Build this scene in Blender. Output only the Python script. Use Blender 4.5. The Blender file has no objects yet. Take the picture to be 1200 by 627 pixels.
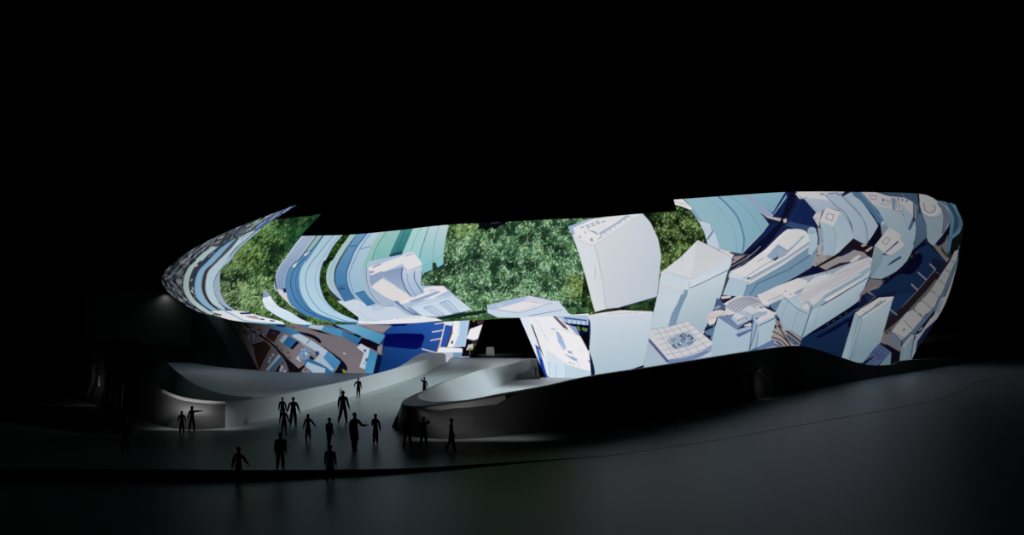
import bpy, bmesh, math, random
import numpy as np
from mathutils import Vector, Matrix

C = bpy.context.scene.collection
rng = np.random.default_rng(7)
random.seed(7)

# ------------------------------------------------------------------ survey
# the photograph is taken as 1200 x 627; camera 7.5 m up, looking level
FPX, HC, HOR = 1100.0, 7.5, 370.0

def P(px, py, Y):
    return Vector(((px - 600.0) * Y / FPX, Y, HC - (py - HOR) * Y / FPX))

def GY(py, z=0.0):
    return (HC - z) * FPX / (py - HOR)

def ramp_z(Y):
    ys = [0, 66, 68, 70, 72, 74, 77, 80, 85, 90, 95, 100, 104, 108, 112, 116, 400]
    zs = [0, -.004, .0, .02, .055, .105, .215, .36, .72, 1.12, 1.49, 1.84, 2.07, 2.25, 2.36, 2.4, 2.4]
    return float(np.interp(Y, ys, zs))

def RY(py):
    Y = GY(py)
    lo, hi = 20.0, 160.0
    for _ in range(50):
        m = (lo + hi) / 2
        if HOR + (HC - ramp_z(m)) * FPX / m > py:
            lo = m
        else:
            hi = m
    return lo

# ------------------------------------------------------------------ helpers
def link(o, parent=None):
    C.objects.link(o)
    if parent is not None:
        o.parent = parent
    return o

def empty(name, loc, label=None, cat=None, group=None, kind=None, rz=0.0):
    o = bpy.data.objects.new(name, None)
    o.location = loc
    o.rotation_euler = (0, 0, rz)
    link(o)
    tag(o, label, cat, group, kind)
    return o

def tag(o, label=None, cat=None, group=None, kind=None):
    if label: o['label'] = label
    if cat: o['category'] = cat
    if group: o['group'] = group
    if kind: o['kind'] = kind
    return o

def mesh_obj(name, verts, faces, mat, parent=None, smooth=False, world=True):
    me = bpy.data.meshes.new(name)
    if parent is not None and world:
        inv = Matrix.Translation(-Vector(parent.location))
        verts = [inv @ Vector(v) for v in verts]
    me.from_pydata([tuple(v) for v in verts], [], faces)
    me.validate()
    me.update()
    if mat: me.materials.append(mat)
    if smooth:
        for p in me.polygons: p.use_smooth = True
    o = bpy.data.objects.new(name, me)
    return link(o, parent)

def bm_obj(name, bm, mat, parent=None, smooth=False):
    me = bpy.data.meshes.new(name)
    bm.to_mesh(me); bm.free()
    if mat: me.materials.append(mat)
    if smooth:
        for p in me.polygons: p.use_smooth = True
    o = bpy.data.objects.new(name, me)
    return link(o, parent)

def loft(rows, closed=False):
    """rows: list of equally long point lists -> verts, faces"""
    n = len(rows[0]); V = [p for r in rows for p in r]; F = []
    for i in range(len(rows) - 1):
        for j in range(n if closed else n - 1):
            a = i * n + j; b = i * n + (j + 1) % n
            F.append((a, b, b + n, a + n))
    return V, F

def cr(P0, P1, P2, P3, t):
    return 0.5 * ((2 * P1) + (P2 - P0) * t + (2 * P0 - 5 * P1 + 4 * P2 - P3) * t * t + (3 * P1 - P0 - 3 * P2 + P3) * t ** 3)

def crs(pts, ts):
    """Catmull-Rom through pts (n,d) at parameters ts in [0,n-1]"""
    p = np.asarray(pts, float); n = len(p)
    ts = np.clip(np.asarray(ts, float), 0, n - 1 - 1e-9)
    i = np.floor(ts).astype(int); t = (ts - i).reshape((-1,) + (1,) * (p.ndim - 1))
    ext = np.concatenate([[2 * p[0] - p[1]], p, [2 * p[-1] - p[-2]]])
    return cr(ext[i], ext[i + 1], ext[i + 2], ext[i + 3], t)

def densify(pts, k):
    pts = np.asarray(pts, float)
    return crs(pts, np.linspace(0, len(pts) - 1, (len(pts) - 1) * k + 1))

# ------------------------------------------------------------------ materials
def s2l(c):
    c = np.asarray(c, float) / 255.0
    return np.where(c <= 0.04045, c / 12.92, ((c + 0.055) / 1.055) ** 2.4)

def mat(name, col, rough=0.6, metal=0.0, spec=0.5, noise=0.0, scale=3.0, bump=0.0):
    m = bpy.data.materials.new(name); m.use_nodes = True
    nt = m.node_tree; b = nt.nodes['Principled BSDF']
    b.inputs['Base Color'].default_value = (*col, 1)
    b.inputs['Roughness'].default_value = rough
    b.inputs['Metallic'].default_value = metal
    b.inputs['Specular IOR Level'].default_value = spec
    if noise or bump:
        tc = nt.nodes.new('ShaderNodeTexCoord')
        nz = nt.nodes.new('ShaderNodeTexNoise'); nz.inputs['Scale'].default_value = scale
        nz.inputs['Detail'].default_value = 6
        nt.links.new(tc.outputs['Object'], nz.inputs['Vector'])
        if noise:
            mr = nt.nodes.new('ShaderNodeMapRange')
            mr.inputs['To Min'].default_value = 1 - noise; mr.inputs['To Max'].default_value = 1 + noise
            nt.links.new(nz.outputs['Fac'], mr.inputs['Value'])
            mx = nt.nodes.new('ShaderNodeVectorMath'); mx.operation = 'SCALE'
            mx.inputs[0].default_value = col
            nt.links.new(mr.outputs['Result'], mx.inputs['Scale'])
            nt.links.new(mx.outputs['Vector'], b.inputs['Base Color'])
        if bump:
            bp = nt.nodes.new('ShaderNodeBump'); bp.inputs['Strength'].default_value = bump
            bp.inputs['Distance'].default_value = 0.02
            nt.links.new(nz.outputs['Fac'], bp.inputs['Height'])
            nt.links.new(bp.outputs['Normal'], b.inputs['Normal'])
    return m

def emat(name, col, strength):
    m = bpy.data.materials.new(name); m.use_nodes = True
    nt = m.node_tree; b = nt.nodes['Principled BSDF']
    b.inputs['Base Color'].default_value = (0, 0, 0, 1)
    b.inputs['Emission Color'].default_value = (*col, 1)
    b.inputs['Emission Strength'].default_value = strength
    return m
# ------------------------------------------------------------------ the film shown on the LED facade
# drafting sheet: one unit = one photograph pixel, drawn at S samples per unit
S = 3
CX0, CY0, CX1, CY1 = 150, 210, 1170, 462
CW, CH = (CX1 - CX0) * S, (CY1 - CY0) * S
IMG = np.zeros((CH, CW, 3), np.float32)

def Q(o, pts, z=8.0):
    if o is None: return np.asarray(pts, float)
    return np.asarray(pts, float) / z + np.asarray(o, float)

A1, A2, A3, A4 = (180, 230), (180, 305), (310, 230), (310, 305)
M1, M2 = (420, 255), (420, 310)
LA, LB = (250, 370), (380, 370)
T1, T2 = (490, 368), (590, 368)
G1, W1, W2 = (560, 310), (650, 240), (660, 300)
R1, R2, R3, R4, R5 = (770, 220), (760, 275), (740, 345), (840, 345), (880, 275)
R6, R7, R8, R9 = (890, 218), (1000, 218), (1000, 285), (970, 350)

def mask(p):
    """antialiased polygon cover: (y0,y1,x0,x1, alpha)"""
    q = (p - np.array([CX0, CY0])) * S
    x0 = max(int(math.floor(q[:, 0].min())) - 1, 0); x1 = min(int(math.ceil(q[:, 0].max())) + 2, CW)
    y0 = max(int(math.floor(q[:, 1].min())) - 1, 0); y1 = min(int(math.ceil(q[:, 1].max())) + 2, CH)
    if x1 <= x0 or y1 <= y0: return None
    acc = np.zeros((y1 - y0, x1 - x0), np.float32)
    xs = np.arange(x0, x1)[None, :]; ys = np.arange(y0, y1)[:, None]
    for sx, sy in ((.25, .25), (.75, .5), (.4, .8)):
        X = xs + sx; Y = ys + sy
        ins = np.zeros(acc.shape, bool)
        n = len(q)
        for i in range(n):
            ax, ay = q[i]; bx, by = q[(i + 1) % n]
            if ay == by: continue
            cond = (ay > Y) != (by > Y)
            xi = (bx - ax) * (Y - ay) / (by - ay) + ax
            ins ^= cond & (X < xi)
        acc += ins
    return y0, y1, x0, x1, acc / 3.0

def put(mk, col):
    y0, y1, x0, x1, a = mk
    IMG[y0:y1, x0:x1] = IMG[y0:y1, x0:x1] * (1 - a[..., None]) + a[..., None] * col

def F(o, pts, c, c2=None, g=None, sm=0):
    """filled polygon; c2 + g=((x,y),(x,y)) gives a gradient; sm>0 rounds it"""
    p = Q(o, pts)
    if sm:
        q = np.concatenate([p, p[:1]]); p = densify(q, sm)[:-1]
    mk = mask(p)
    if mk is None: return
    col = np.asarray(c, np.float32)
    if c2 is not None:
        if g is None:
            a, b = np.array([0, p[:, 1].min()]), np.array([0, p[:, 1].max()])
        else:
            a, b = Q(o, g)
        y0, y1, x0, x1, _ = mk
        X = np.arange(x0, x1)[None, :] / S + CX0; Y = np.arange(y0, y1)[:, None] / S + CY0
        d = b - a
        t = np.clip(((X - a[0]) * d[0] + (Y - a[1]) * d[1]) / max((d * d).sum(), 1e-9), 0, 1)[..., None]
        col = col * (1 - t) + np.asarray(c2, np.float32) * t
    put(mk, col)

def L(o, pts, c, w=0.5, sm=4, alpha=1.0):
    """stroke; w in photograph pixels"""
    p = Q(o, pts)
    if sm and len(p) > 2: p = densify(p, sm)
    q = (p - np.array([CX0, CY0])) * S; h = w * S / 2
    x0 = max(int(q[:, 0].min() - h) - 2, 0); x1 = min(int(q[:, 0].max() + h) + 3, CW)
    y0 = max(int(q[:, 1].min() - h) - 2, 0); y1 = min(int(q[:, 1].max() + h) + 3, CH)
    if x1 <= x0 or y1 <= y0: return
    X = np.arange(x0, x1)[None, :] + .5; Y = np.arange(y0, y1)[:, None] + .5
    D = np.full((y1 - y0, x1 - x0), 1e9, np.float32)
    for i in range(len(q) - 1):
        a, b = q[i], q[i + 1]; d = b - a; l2 = max((d * d).sum(), 1e-9)
        t = np.clip(((X - a[0]) * d[0] + (Y - a[1]) * d[1]) / l2, 0, 1)
        D = np.minimum(D, np.hypot(X - a[0] - t * d[0], Y - a[1] - t * d[1]))
    al = np.clip(h + .5 - D, 0, 1) * alpha * min(1.0, 2 * h + .2)
    put((y0, y1, x0, x1, al.astype(np.float32)), np.asarray(c, np.float32))

def band(o1, e1, o2, e2, c, c2=None, g=None, k=5):
    """area between two smooth edges (each a list of (origin, points))"""
    a = densify(np.concatenate([Q(o, p) for o, p in e1]), k)
    b = densify(np.concatenate([Q(o, p) for o, p in e2]), k)
    F(None, np.concatenate([a, b[::-1]]), c, c2, g)

def vnoise(shape, cell):
    h, w = shape
    gy, gx = int(h / cell) + 3, int(w / cell) + 3
    g = rng.random((gy, gx)).astype(np.float32)
    y = np.arange(h) / cell; x = np.arange(w) / cell
    iy = y.astype(int); ix = x.astype(int)
    fy = (y - iy)[:, None]; fx = (x - ix)[None, :]
    fy = fy * fy * (3 - 2 * fy); fx = fx * fx * (3 - 2 * fx)
    g00 = g[iy][:, ix]; g10 = g[iy + 1][:, ix]; g01 = g[iy][:, ix + 1]; g11 = g[iy + 1][:, ix + 1]
    return (g00 * (1 - fx) + g01 * fx) * (1 - fy) + (g10 * (1 - fx) + g11 * fx) * fy

def foliage(o, pts, n, dark, mid, light, ang, spread=0.7, ln=(1.3, 3.2), wd=(0.5, 1.0), yellow=0.15, sm=0, cell=30, gam=1.0):
    p = Q(o, pts)
    if sm: p = densify(np.concatenate([p, p[:1]]), sm)[:-1]
    mk = mask(p)
    if mk is None: return
    y0, y1, x0, x1, a = mk
    h, w = a.shape
    big = vnoise((h, w), cell) * .6 + vnoise((h, w), cell / 2.6) * .4
    big = np.clip((big - .25) / .5, 0, 1) ** gam
    fine = vnoise((h, w), 3.0)
    dark, mid, light = (np.asarray(v, np.float32) for v in (dark, mid, light))
    sub = dark * (1 - big[..., None] * .8) + mid * big[..., None] * .8
    sub = sub * (.55 + .75 * fine[..., None])
    for k in range(n):
        cx = rng.random() * w; cy = rng.random() * h
        iy, ix = min(int(cy), h - 1), min(int(cx), w - 1)
        v = big[iy, ix]
        f = k / n
        if rng.random() > .25 + .85 * v: continue
        b = np.clip(rng.normal(.25 + .45 * v + .15 * f, .24), 0, 1)
        col = dark * (1 - b) + mid * b if b < .5 else mid * (2 - 2 * b) + light * (2 * b - 1)
        if rng.random() < yellow: col = col * np.array([1.22, 1.08, .78], np.float32)
        th = ang + rng.normal(0, spread)
        l = S * rng.uniform(*ln) * .5; wv = S * rng.uniform(*wd) * .5
        r = int(l + 2)
        ax0, ax1, ay0, ay1 = max(ix - r, 0), min(ix + r + 1, w), max(iy - r, 0), min(iy + r + 1, h)
        X = np.arange(ax0, ax1)[None, :] - cx + .5; Y = np.arange(ay0, ay1)[:, None] - cy + .5
        c_, s_ = math.cos(th), math.sin(th)
        u = X * c_ + Y * s_; vv = -X * s_ + Y * c_
        d = np.sqrt((u / l) ** 2 + (vv / wv) ** 2)
        al = np.clip((1 - d) * wv + .35, 0, .92)[..., None]
        sub[ay0:ay1, ax0:ax1] = sub[ay0:ay1, ax0:ax1] * (1 - al) + col * al
    put(mk, np.clip(sub, 0, 255))

def bits(o, poly, n, cols, ang, size, seed, asp=2.0):
    """scattered little roofs inside a polygon"""
    r = np.random.default_rng(seed)
    p = Q(o, poly); mk = mask(p)
    keep = IMG.copy() if mk is not None else None
    lo, hi = p.min(0), p.max(0)
    for _ in range(n):
        c = lo + r.random(2) * (hi - lo)
        th = (ang(c) if callable(ang) else ang) + r.normal(0, .12)
        s = r.uniform(*size); u = np.array([math.cos(th), math.sin(th)]) * s * asp; v = np.array([-math.sin(th), math.cos(th)]) * s
        F(None, [c - u - v, c + u - v, c + u + v, c - u + v], cols[int(r.integers(len(cols)))])
    y0, y1, x0, x1, a = mk
    a = a[..., None]
    new = IMG[y0:y1, x0:x1].copy()
    IMG[:] = keep
    IMG[y0:y1, x0:x1] = keep[y0:y1, x0:x1] * (1 - a) + new * a
NAVY, LINE, ROOF = (12, 22, 62), (60, 85, 130), (214, 211, 214)

# ---- base tones
F(None, [(150, 210), (420, 210), (420, 382), (150, 382)], (52, 60, 74))
F(None, [(686, 210), (1170, 210), (1170, 462), (686, 462)], (14, 25, 66))
F(None, [(418, 250), (565, 250), (565, 384), (418, 384)], (158, 182, 200))
# ---- wooded hill across the middle of the upper band
GD, GM, GL = (10, 24, 16), (66, 112, 66), (176, 212, 160)
foliage(None, [(505, 240), (700, 240), (712, 372), (480, 384)], 6400, (30, 54, 38), (104, 150, 106), (194, 222, 188), -1.0, .9, (2.2, 5.0), (.7, 1.5), .05, cell=30)
foliage(None, [(505, 240), (700, 240), (712, 372), (480, 384)], 0, (0, 0, 0), (0, 0, 0), (0, 0, 0), 0) if False else None
for (x, y, rx, ry, t) in ((545, 268, 22, 14, (150, 176, 86)), (676, 335, 14, 16, (150, 170, 84)), (640, 300, 34, 20, (150, 196, 150)), (560, 330, 40, 18, (150, 196, 150)), (610, 345, 40, 10, (160, 200, 156))):
    for k in range(150):
        cx, cy = x + rng.normal(0, rx * .6), y + rng.normal(0, ry * .6)
        if not (504 < cx < 690 and 258 < cy < 366): continue
        a_ = -1.0 + rng.normal(0, .9); l_ = rng.uniform(.8, 2.0); tint = np.array(t, float) * rng.uniform(.7, 1.15)
        L(None, [(cx - l_ * math.cos(a_), cy - l_ * math.sin(a_)), (cx + l_ * math.cos(a_), cy + l_ * math.sin(a_))], tint, .8, 0, .8)
for (x, y, rx, ry) in ((622, 278, 8, 5), (572, 338, 12, 3), (655, 292, 7, 5), (530, 318, 9, 6), (600, 312, 7, 4), (666, 358, 16, 4), (560, 300, 6, 4)):
    for k in range(60):
        cx, cy = x + rng.normal(0, rx * .6), y + rng.normal(0, ry * .6)
        a_ = -1.0 + rng.normal(0, .9); l_ = rng.uniform(.8, 1.8)
        L(None, [(cx - l_ * math.cos(a_), cy - l_ * math.sin(a_)), (cx + l_ * math.cos(a_), cy + l_ * math.sin(a_))], (16, 34, 24), .9, 0, .75)
foliage(None, [(690, 240), (860, 225), (860, 330), (790, 372), (680, 372)], 3000, (10, 24, 12), (74, 112, 56), (160, 190, 112), .2, 1.2, (1.8, 3.8), (.7, 1.4), .15, cell=34)
F(M1, [(1105, 20), (1390, 10), (1380, 60), (1330, 75), (1290, 110), (1240, 90), (1200, 125), (1160, 100), (1120, 118), (1130, 70)], (7, 11, 15))
L(M1, [(1250, 52), (1320, 44)], (60, 66, 80), .9)
L(None, [(612, 290), (618, 280), (617, 270), (613, 264)], (140, 165, 105), .5)
L(None, [(618, 280), (626, 268)], (140, 165, 105), .5)
L(None, [(603, 305), (603, 348)], (120, 150, 110), .4)
foliage(None, [(502, 376), (560, 371), (575, 366), (640, 362), (690, 360), (690, 370), (570, 378), (500, 379)], 900, (30, 56, 36), (80, 122, 74), (130, 165, 112), -.1, .3, (2, 4), (.4, .7), .1)
F(None, [(505, 372), (562, 364), (575, 364), (560, 369), (515, 375)], (22, 44, 30))

# ---- green slope left of centre
SL = [(252, 380), (252, 318), (262, 296), (300, 256), (330, 246), (392, 246), (360, 276), (338, 300), (328, 330), (336, 356), (352, 370), (400, 384)]
foliage(None, SL, 6500, (22, 44, 24), (86, 126, 74), (170, 198, 140), -.85, .28, (2.2, 5.0), (.5, 1.0), .2, cell=34)
def tuft(x, y, rx, ry, n, t, ang=-.85, sp=.3, w=.7, al=.75):
    for k in range(n):
        cx, cy = x + rng.normal(0, rx * .6), y + rng.normal(0, ry * .6)
        a_ = ang + rng.normal(0, sp); l_ = rng.uniform(1.0, 2.6)
        L(None, [(cx - l_ * math.cos(a_), cy - l_ * math.sin(a_)), (cx + l_ * math.cos(a_), cy + l_ * math.sin(a_))], np.array(t, float) * rng.uniform(.7, 1.2), w, 0, al)
tuft(296, 345, 34, 18, 420, (166, 200, 140), -.9, .6); tuft(285, 295, 22, 18, 260, (132, 164, 84)); tuft(310, 275, 20, 10, 160, (110, 150, 80))
tuft(322, 300, 12, 22, 260, (14, 34, 22)); tuft(342, 272, 16, 12, 160, (36, 84, 48)); tuft(334, 356, 10, 8, 90, (18, 40, 26)); tuft(300, 318, 8, 14, 90, (22, 46, 24))
F(None, [(318, 258), (330, 250), (362, 248), (380, 246), (366, 253.5), (350, 254.2), (328, 257)], (4, 9, 6))
F(None, [(348, 268), (362, 255), (378, 249), (356, 276), (342, 290)], (30, 70, 42))
foliage(None, [(340, 292), (352, 274), (376, 251), (366, 252), (344, 272), (332, 292)], 500, (16, 44, 26), (52, 104, 62), (104, 156, 96), -.85, .15, (1.5, 3.2), (.4, .7), .05)
F(A2, [(1020, 380), (1030, 330), (1038, 280), (1090, 330), (1130, 390), (1200, 470), (1200, 540), (1120, 490), (1050, 440)], (226, 230, 240), sm=3)
F(A2, [(1025, 350), (1040, 275), (1090, 335), (1050, 350)], (130, 155, 190))
F(A4, [(0, 355), (60, 370), (120, 430), (230, 480), (340, 550), (450, 600), (300, 598), (150, 540), (40, 470), (0, 430)], (222, 228, 238), (198, 220, 236), sm=3)
L(A4, [(20, 395), (80, 440), (130, 430)], (190, 196, 215), .5)

# ---- far left: the city seen along the surface
cols = [(110, 112, 122), (60, 66, 80), (30, 34, 30), (92, 112, 140), (150, 150, 156), (24, 24, 28), (66, 84, 60), (120, 140, 165)]
bits(None, [(186, 330), (200, 300), (230, 284), (268, 264), (230, 300), (214, 330), (222, 352), (250, 370), (232, 372), (196, 352)], 900, cols,
     lambda c: math.atan2(-(1.0 if c[1] < 326 else -1.15), 1.0), (.5, 1.5), 3, 2.6)
bits(None, [(230, 295), (262, 268), (300, 250), (340, 238), (350, 241), (318, 258), (280, 276), (250, 300)], 420,
     [(90, 104, 130), (60, 70, 92), (150, 150, 158), (104, 92, 96), (70, 92, 130)], -.55, (.5, 1.1), 5, 3.5)
bits(None, [(214, 330), (222, 305), (240, 290), (262, 276), (246, 300), (232, 318), (226, 332), (232, 350), (256, 366), (236, 364)], 160,
     [(170, 165, 165), (60, 60, 80), (200, 196, 198), (100, 120, 150), (50, 44, 50)], lambda c: math.atan2(-(1.0 if c[1] < 330 else -1.2), 1.0), (.5, 1.0), 9, 2.0)
for off, c in ((0, (26, 26, 30)), (5, (140, 146, 158)), (9, (36, 38, 46)), (13, (120, 128, 140)), (17, (44, 50, 48))):
    L(None, [(250 + off * .5, 276), (222 + off * .7, 298), (199 + off, 318), (197 + off, 330), (208 + off, 346), (234 + off * .8, 364)], c, 1.0, 6, .8)
# mint, blue and pale towers bent round the end of the band
band(None or A1, [(A1, [(560, 470), (480, 520), (400, 590)]), (A2, [(400, 0), (320, 80), (280, 200), (290, 300), (340, 380), (420, 450), (520, 505)])],
     None, [(A1, [(600, 480), (520, 540), (450, 610)]), (A2, [(440, 0), (372, 80), (332, 190), (338, 290), (392, 380), (482, 450), (580, 510)])],
     (120, 160, 150), (200, 226, 226), ((0, 0), (0, 500)))
band(None, [(A1, [(760, 400), (640, 480), (560, 550), (495, 620)]), (A2, [(420, 100), (385, 230), (400, 340), (470, 420), (580, 495), (660, 530)])],
     None, [(A1, [(780, 420), (700, 490), (620, 560), (560, 624)]), (A2, [(480, 100), (450, 210), (458, 300), (505, 390), (592, 462), (700, 525)])],
     (92, 144, 176), (160, 206, 236), (A2 and (520, 60), (560, 480)))
L(None, list(np.concatenate([Q(A1, [(740, 400), (620, 490), (500, 615)]), Q(A2, [(418, 105), (383, 230), (398, 345), (470, 425), (600, 505)])])), (40, 84, 150), .9)
band(None, [(A1, [(790, 380), (700, 470), (620, 560), (565, 624)]), (A2, [(490, 100), (455, 210), (465, 310), (520, 400), (590, 460)])],
     None, [(A1, [(800, 400), (730, 480), (650, 570), (595, 624)]), (A2, [(512, 110), (488, 220), (495, 310), (545, 400), (615, 462)])],
     (84, 76, 82))
L(A2, [(500, 90), (468, 210), (478, 310), (540, 410), (590, 455)], (24, 22, 20), 1.0)
band(None, [(A1, [(800, 400), (735, 480), (655, 560), (590, 624)]), (A2, [(512, 110), (488, 220), (495, 310), (545, 400), (620, 450), (760, 520), (900, 575)])],
     None, [(A1, [(960, 320), (830, 430), (745, 510), (685, 620)]), (A2, [(605, 110), (565, 200), (565, 280), (592, 360), (642, 430), (742, 490), (980, 580)])],
     (146, 178, 198), (206, 232, 244), ((0, 0), (0, 560)))
L(A1, [(860, 350), (740, 440), (640, 550), (590, 624)], (60, 96, 140), .6)
band(None, [(A1, [(1000, 300), (830, 440), (745, 520), (685, 622)]), (A2, [(606, 120), (568, 205), (570, 290), (610, 380), (662, 432), (780, 500)])],
     None, [(A1, [(1010, 310), (850, 445), (765, 535), (705, 624)]), (A2, [(640, 60), (622, 150), (625, 280), (652, 360), (722, 440), (860, 520)])],
     (110, 140, 180), (180, 200, 222), (A2 and (0, 60), (0, 460)))
F(A1, [(890, 335), (1000, 250), (1110, 185), (1200, 125), (1310, 80), (1320, 88), (1200, 165), (1060, 262), (960, 330)], (74, 98, 142))
for a in range(7):
    x = 900 + a * 62
    L(A1, [(x, 330 - a * 34), (x + 90, 268 - a * 36)], (176, 186, 206) if a % 2 else (52, 62, 92), .7)
L(A1, [(870, 330), (1000, 235), (1190, 120), (1310, 75)], (186, 182, 190), .7)
F(A1, [(800, 395), (890, 340), (960, 318), (880, 372), (810, 425)], (190, 196, 206))
for k in range(4): L(A1, [(820 + k * 26, 412 - k * 18), (850 + k * 20, 372 - k * 12)], (90, 130, 180), .6)
F(A2, [(540, 480), (620, 470), (720, 470), (850, 480), (1000, 525), (1200, 575), (1200, 605), (880, 582), (700, 555), (600, 520)], (228, 230, 236), sm=2)
for q in ([(800, 490), (910, 488), (920, 505), (820, 508)], [(560, 490), (640, 510), (630, 522), (570, 505)], [(660, 455), (720, 460), (740, 475), (680, 470)], [(1000, 545), (1040, 550), (1040, 562), (1005, 558)], [(1090, 560), (1140, 566), (1130, 576), (1090, 572)]):
    F(A2, q, (44, 50, 110))
F(A2, [(850, 520), (960, 520), (1010, 560), (900, 540)], (168, 150, 160))
L(A2, [(600, 440), (760, 520), (880, 572), (1200, 600)], (120, 180, 214), 1.4)

# ---- terraces and towers of the left middle (bent bands)
e0 = [(A3, [(372, 350), (280, 460), (200, 580)]), (A4, [(178, 0), (116, 110), (92, 230), (108, 290)])]
e1 = [(A3, [(505, 355), (400, 500), (330, 590)]), (A4, [(290, 10), (226, 90), (200, 200), (205, 300), (238, 400), (360, 500), (520, 555), (660, 582)])]
e2 = [(A3, [(570, 352), (470, 500), (395, 610)]), (A4, [(383, 10), (336, 100), (325, 200), (340, 300), (390, 400), (480, 490), (700, 572)])]
e3 = [(A3, [(745, 350), (640, 480), (575, 600)]), (A4, [(556, 10), (526, 100), (518, 200), (540, 300), (592, 400), (700, 490), (910, 580)])]
e4 = [(A3, [(812, 345), (700, 500), (640, 600)]), (A4, [(622, 10), (590, 80), (578, 170), (590, 260), (642, 340), (742, 430), (860, 520), (960, 578)])]
foliage(A4, [(95, 230), (110, 290), (180, 400), (300, 480), (450, 560), (640, 600), (800, 600), (480, 520), (250, 400), (210, 280)], 900, (40, 64, 26), (104, 142, 70), (176, 206, 140), .75, .5, (1.2, 2.4), (.5, .8), .3)
foliage(None, np.concatenate([densify(np.concatenate([Q(o, p) for o, p in e3]), 4), densify(np.concatenate([Q(o, p) for o, p in e4]), 4)[::-1]]), 1500, (10, 26, 8), (62, 98, 36), (150, 180, 96), .9, .8, (1.0, 2.2), (.5, .9), .3, cell=22)
e0b = e0[:1] + [(A4, [(178, 0), (116, 110), (92, 230), (118, 270), (205, 285)])]
band(None, e0, None, [(A3, [(495, 355), (390, 500), (320, 590)]), (A4, [(285, 10), (222, 90), (196, 200), (200, 300)])], (168, 186, 204), (134, 158, 188), ((340, 280), (326, 336)))
for d in (.25, .45, .62, .78):
    a = np.concatenate([Q(o, p) for o, p in e0])[:7]; b = np.concatenate([Q(A3, [(495, 355), (390, 500), (320, 590)]), Q(A4, [(285, 10), (222, 90), (196, 200), (200, 300)])])
    L(None, a * (1 - d) + b * d, (96, 112, 156), .45)
L(None, np.concatenate([Q(o, p) for o, p in e0]), (206, 214, 226), .6)
F(A4, [(108, 265), (200, 290), (235, 400), (290, 440), (260, 440), (190, 370), (130, 310)], (206, 202, 208))
for q in ([(170, 265), (205, 262), (210, 300), (180, 305)], [(245, 405), (280, 415), (275, 435), (255, 430)]): F(A4, q, (30, 36, 80))
F(A4, [(250, 430), (300, 440), (400, 500), (520, 560), (440, 530), (330, 480)], (206, 200, 206))
band(None, e1, None, e2, (92, 138, 172), (62, 120, 172), ((340, 290), (400, 376)))
F(A3, [(505, 355), (545, 362), (440, 500), (395, 510), (360, 560)], (150, 180, 172))
F(A3, [(365, 548), (400, 530), (425, 505), (415, 545), (378, 562)], (216, 208, 206))
F(A4, [(262, 50), (310, 15), (290, 60), (270, 72)], (210, 204, 204))
L(None, np.concatenate([Q(A3, [(545, 372), (420, 530)]), Q(A4, [(350, 10), (272, 100), (246, 200), (262, 300), (312, 400), (420, 490), (620, 568)])]), (26, 66, 124), .8)
L(None, np.concatenate([Q(A4, [(330, 60), (300, 140), (292, 220), (312, 310), (372, 420), (480, 505)])]), (40, 84, 146), .6)
band(None, e2, None, e3, (168, 194, 208), (176, 208, 226), ((0, 280), (0, 376)))
L(None, np.concatenate([Q(A3, [(645, 365), (520, 520), (440, 620)]), Q(A4, [(395, 110), (384, 200), (405, 300), (452, 390), (560, 495), (780, 576)])]), (70, 116, 160), .7)
L(None, np.concatenate([Q(A3, [(700, 365), (600, 500), (540, 590)]), Q(A4, [(500, 60), (474, 170), (490, 270), (540, 370), (660, 485)])]), (120, 156, 184), .6)
L(None, np.concatenate([Q(o, p) for o, p in e3]), (34, 52, 110), .7)
L(None, np.concatenate([Q(A4, [(640, 560), (800, 585), (1000, 590)])]), (80, 150, 196), 1.0)
F(A4, [(680, 385), (850, 355), (960, 420), (1010, 430), (1100, 470), (1200, 500), (1200, 600), (960, 582), (860, 520), (742, 430)], (198, 209, 222), (206, 216, 226))
L(A4, [(700, 400), (840, 480), (1000, 550)], (160, 176, 200), .5)
# mint + light strip, steel tower, pale tower
g1 = [(A3, [(865, 350), (760, 490), (690, 610)]), (A4, [(660, 80), (650, 160), (658, 220), (690, 300), (745, 390)])]
band(None, e4[:1] + [(A4, [(622, 10), (590, 80), (578, 170), (600, 255), (680, 340), (745, 390)])], None, g1, (160, 194, 190), (166, 190, 206), ((0, 280), (0, 352)))
L(None, np.concatenate([Q(A3, [(800, 440), (720, 560)]), Q(A4, [(650, 30), (610, 140), (625, 220), (690, 330)])]), (130, 160, 180), .5)
g2 = [(A3, [(972, 335), (860, 480), (805, 600)]), (A4, [(772, 90), (766, 160), (772, 220), (795, 290), (842, 365)])]
F(A1, [(1900, 340), (1920, 340)], (0, 0, 0)) if False else None
band(None, [(A3, [(875, 340), (790, 470), (705, 610)])] + [(A4, [(672, 90), (662, 160), (668, 220), (690, 300), (745, 390)])], None, g2, (104, 150, 186), (66, 116, 162), ((0, 275), (0, 345)))
band(None, g2, None, [(A3, [(1085, 328), (1005, 470), (945, 610)]), (A4, [(925, 80), (918, 150), (930, 250), (970, 330), (1040, 405)])], (176, 198, 216), (146, 180, 202), ((0, 275), (0, 350)))
L(None, np.concatenate([Q(A3, [(972, 335), (862, 480), (808, 600)]), Q(A4, [(776, 90), (768, 160), (776, 220), (800, 290), (850, 365)])]), (28, 66, 120), 1.0)
L(None, np.concatenate([Q(A3, [(1000, 340), (900, 480), (840, 610)]), Q(A4, [(800, 100), (796, 180), (830, 290)])]), (96, 140, 178), .9)
L(A3, [(800, 470), (860, 460)], (34, 70, 120), .9); L(A3, [(898, 495), (1000, 468)], (96, 140, 178), 1.0)
F(A4, [(690, 285), (785, 262), (838, 365), (745, 390)], (64, 112, 158)); F(A4, [(690, 250), (755, 232), (760, 265), (700, 282)], (30, 66, 110))
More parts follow.
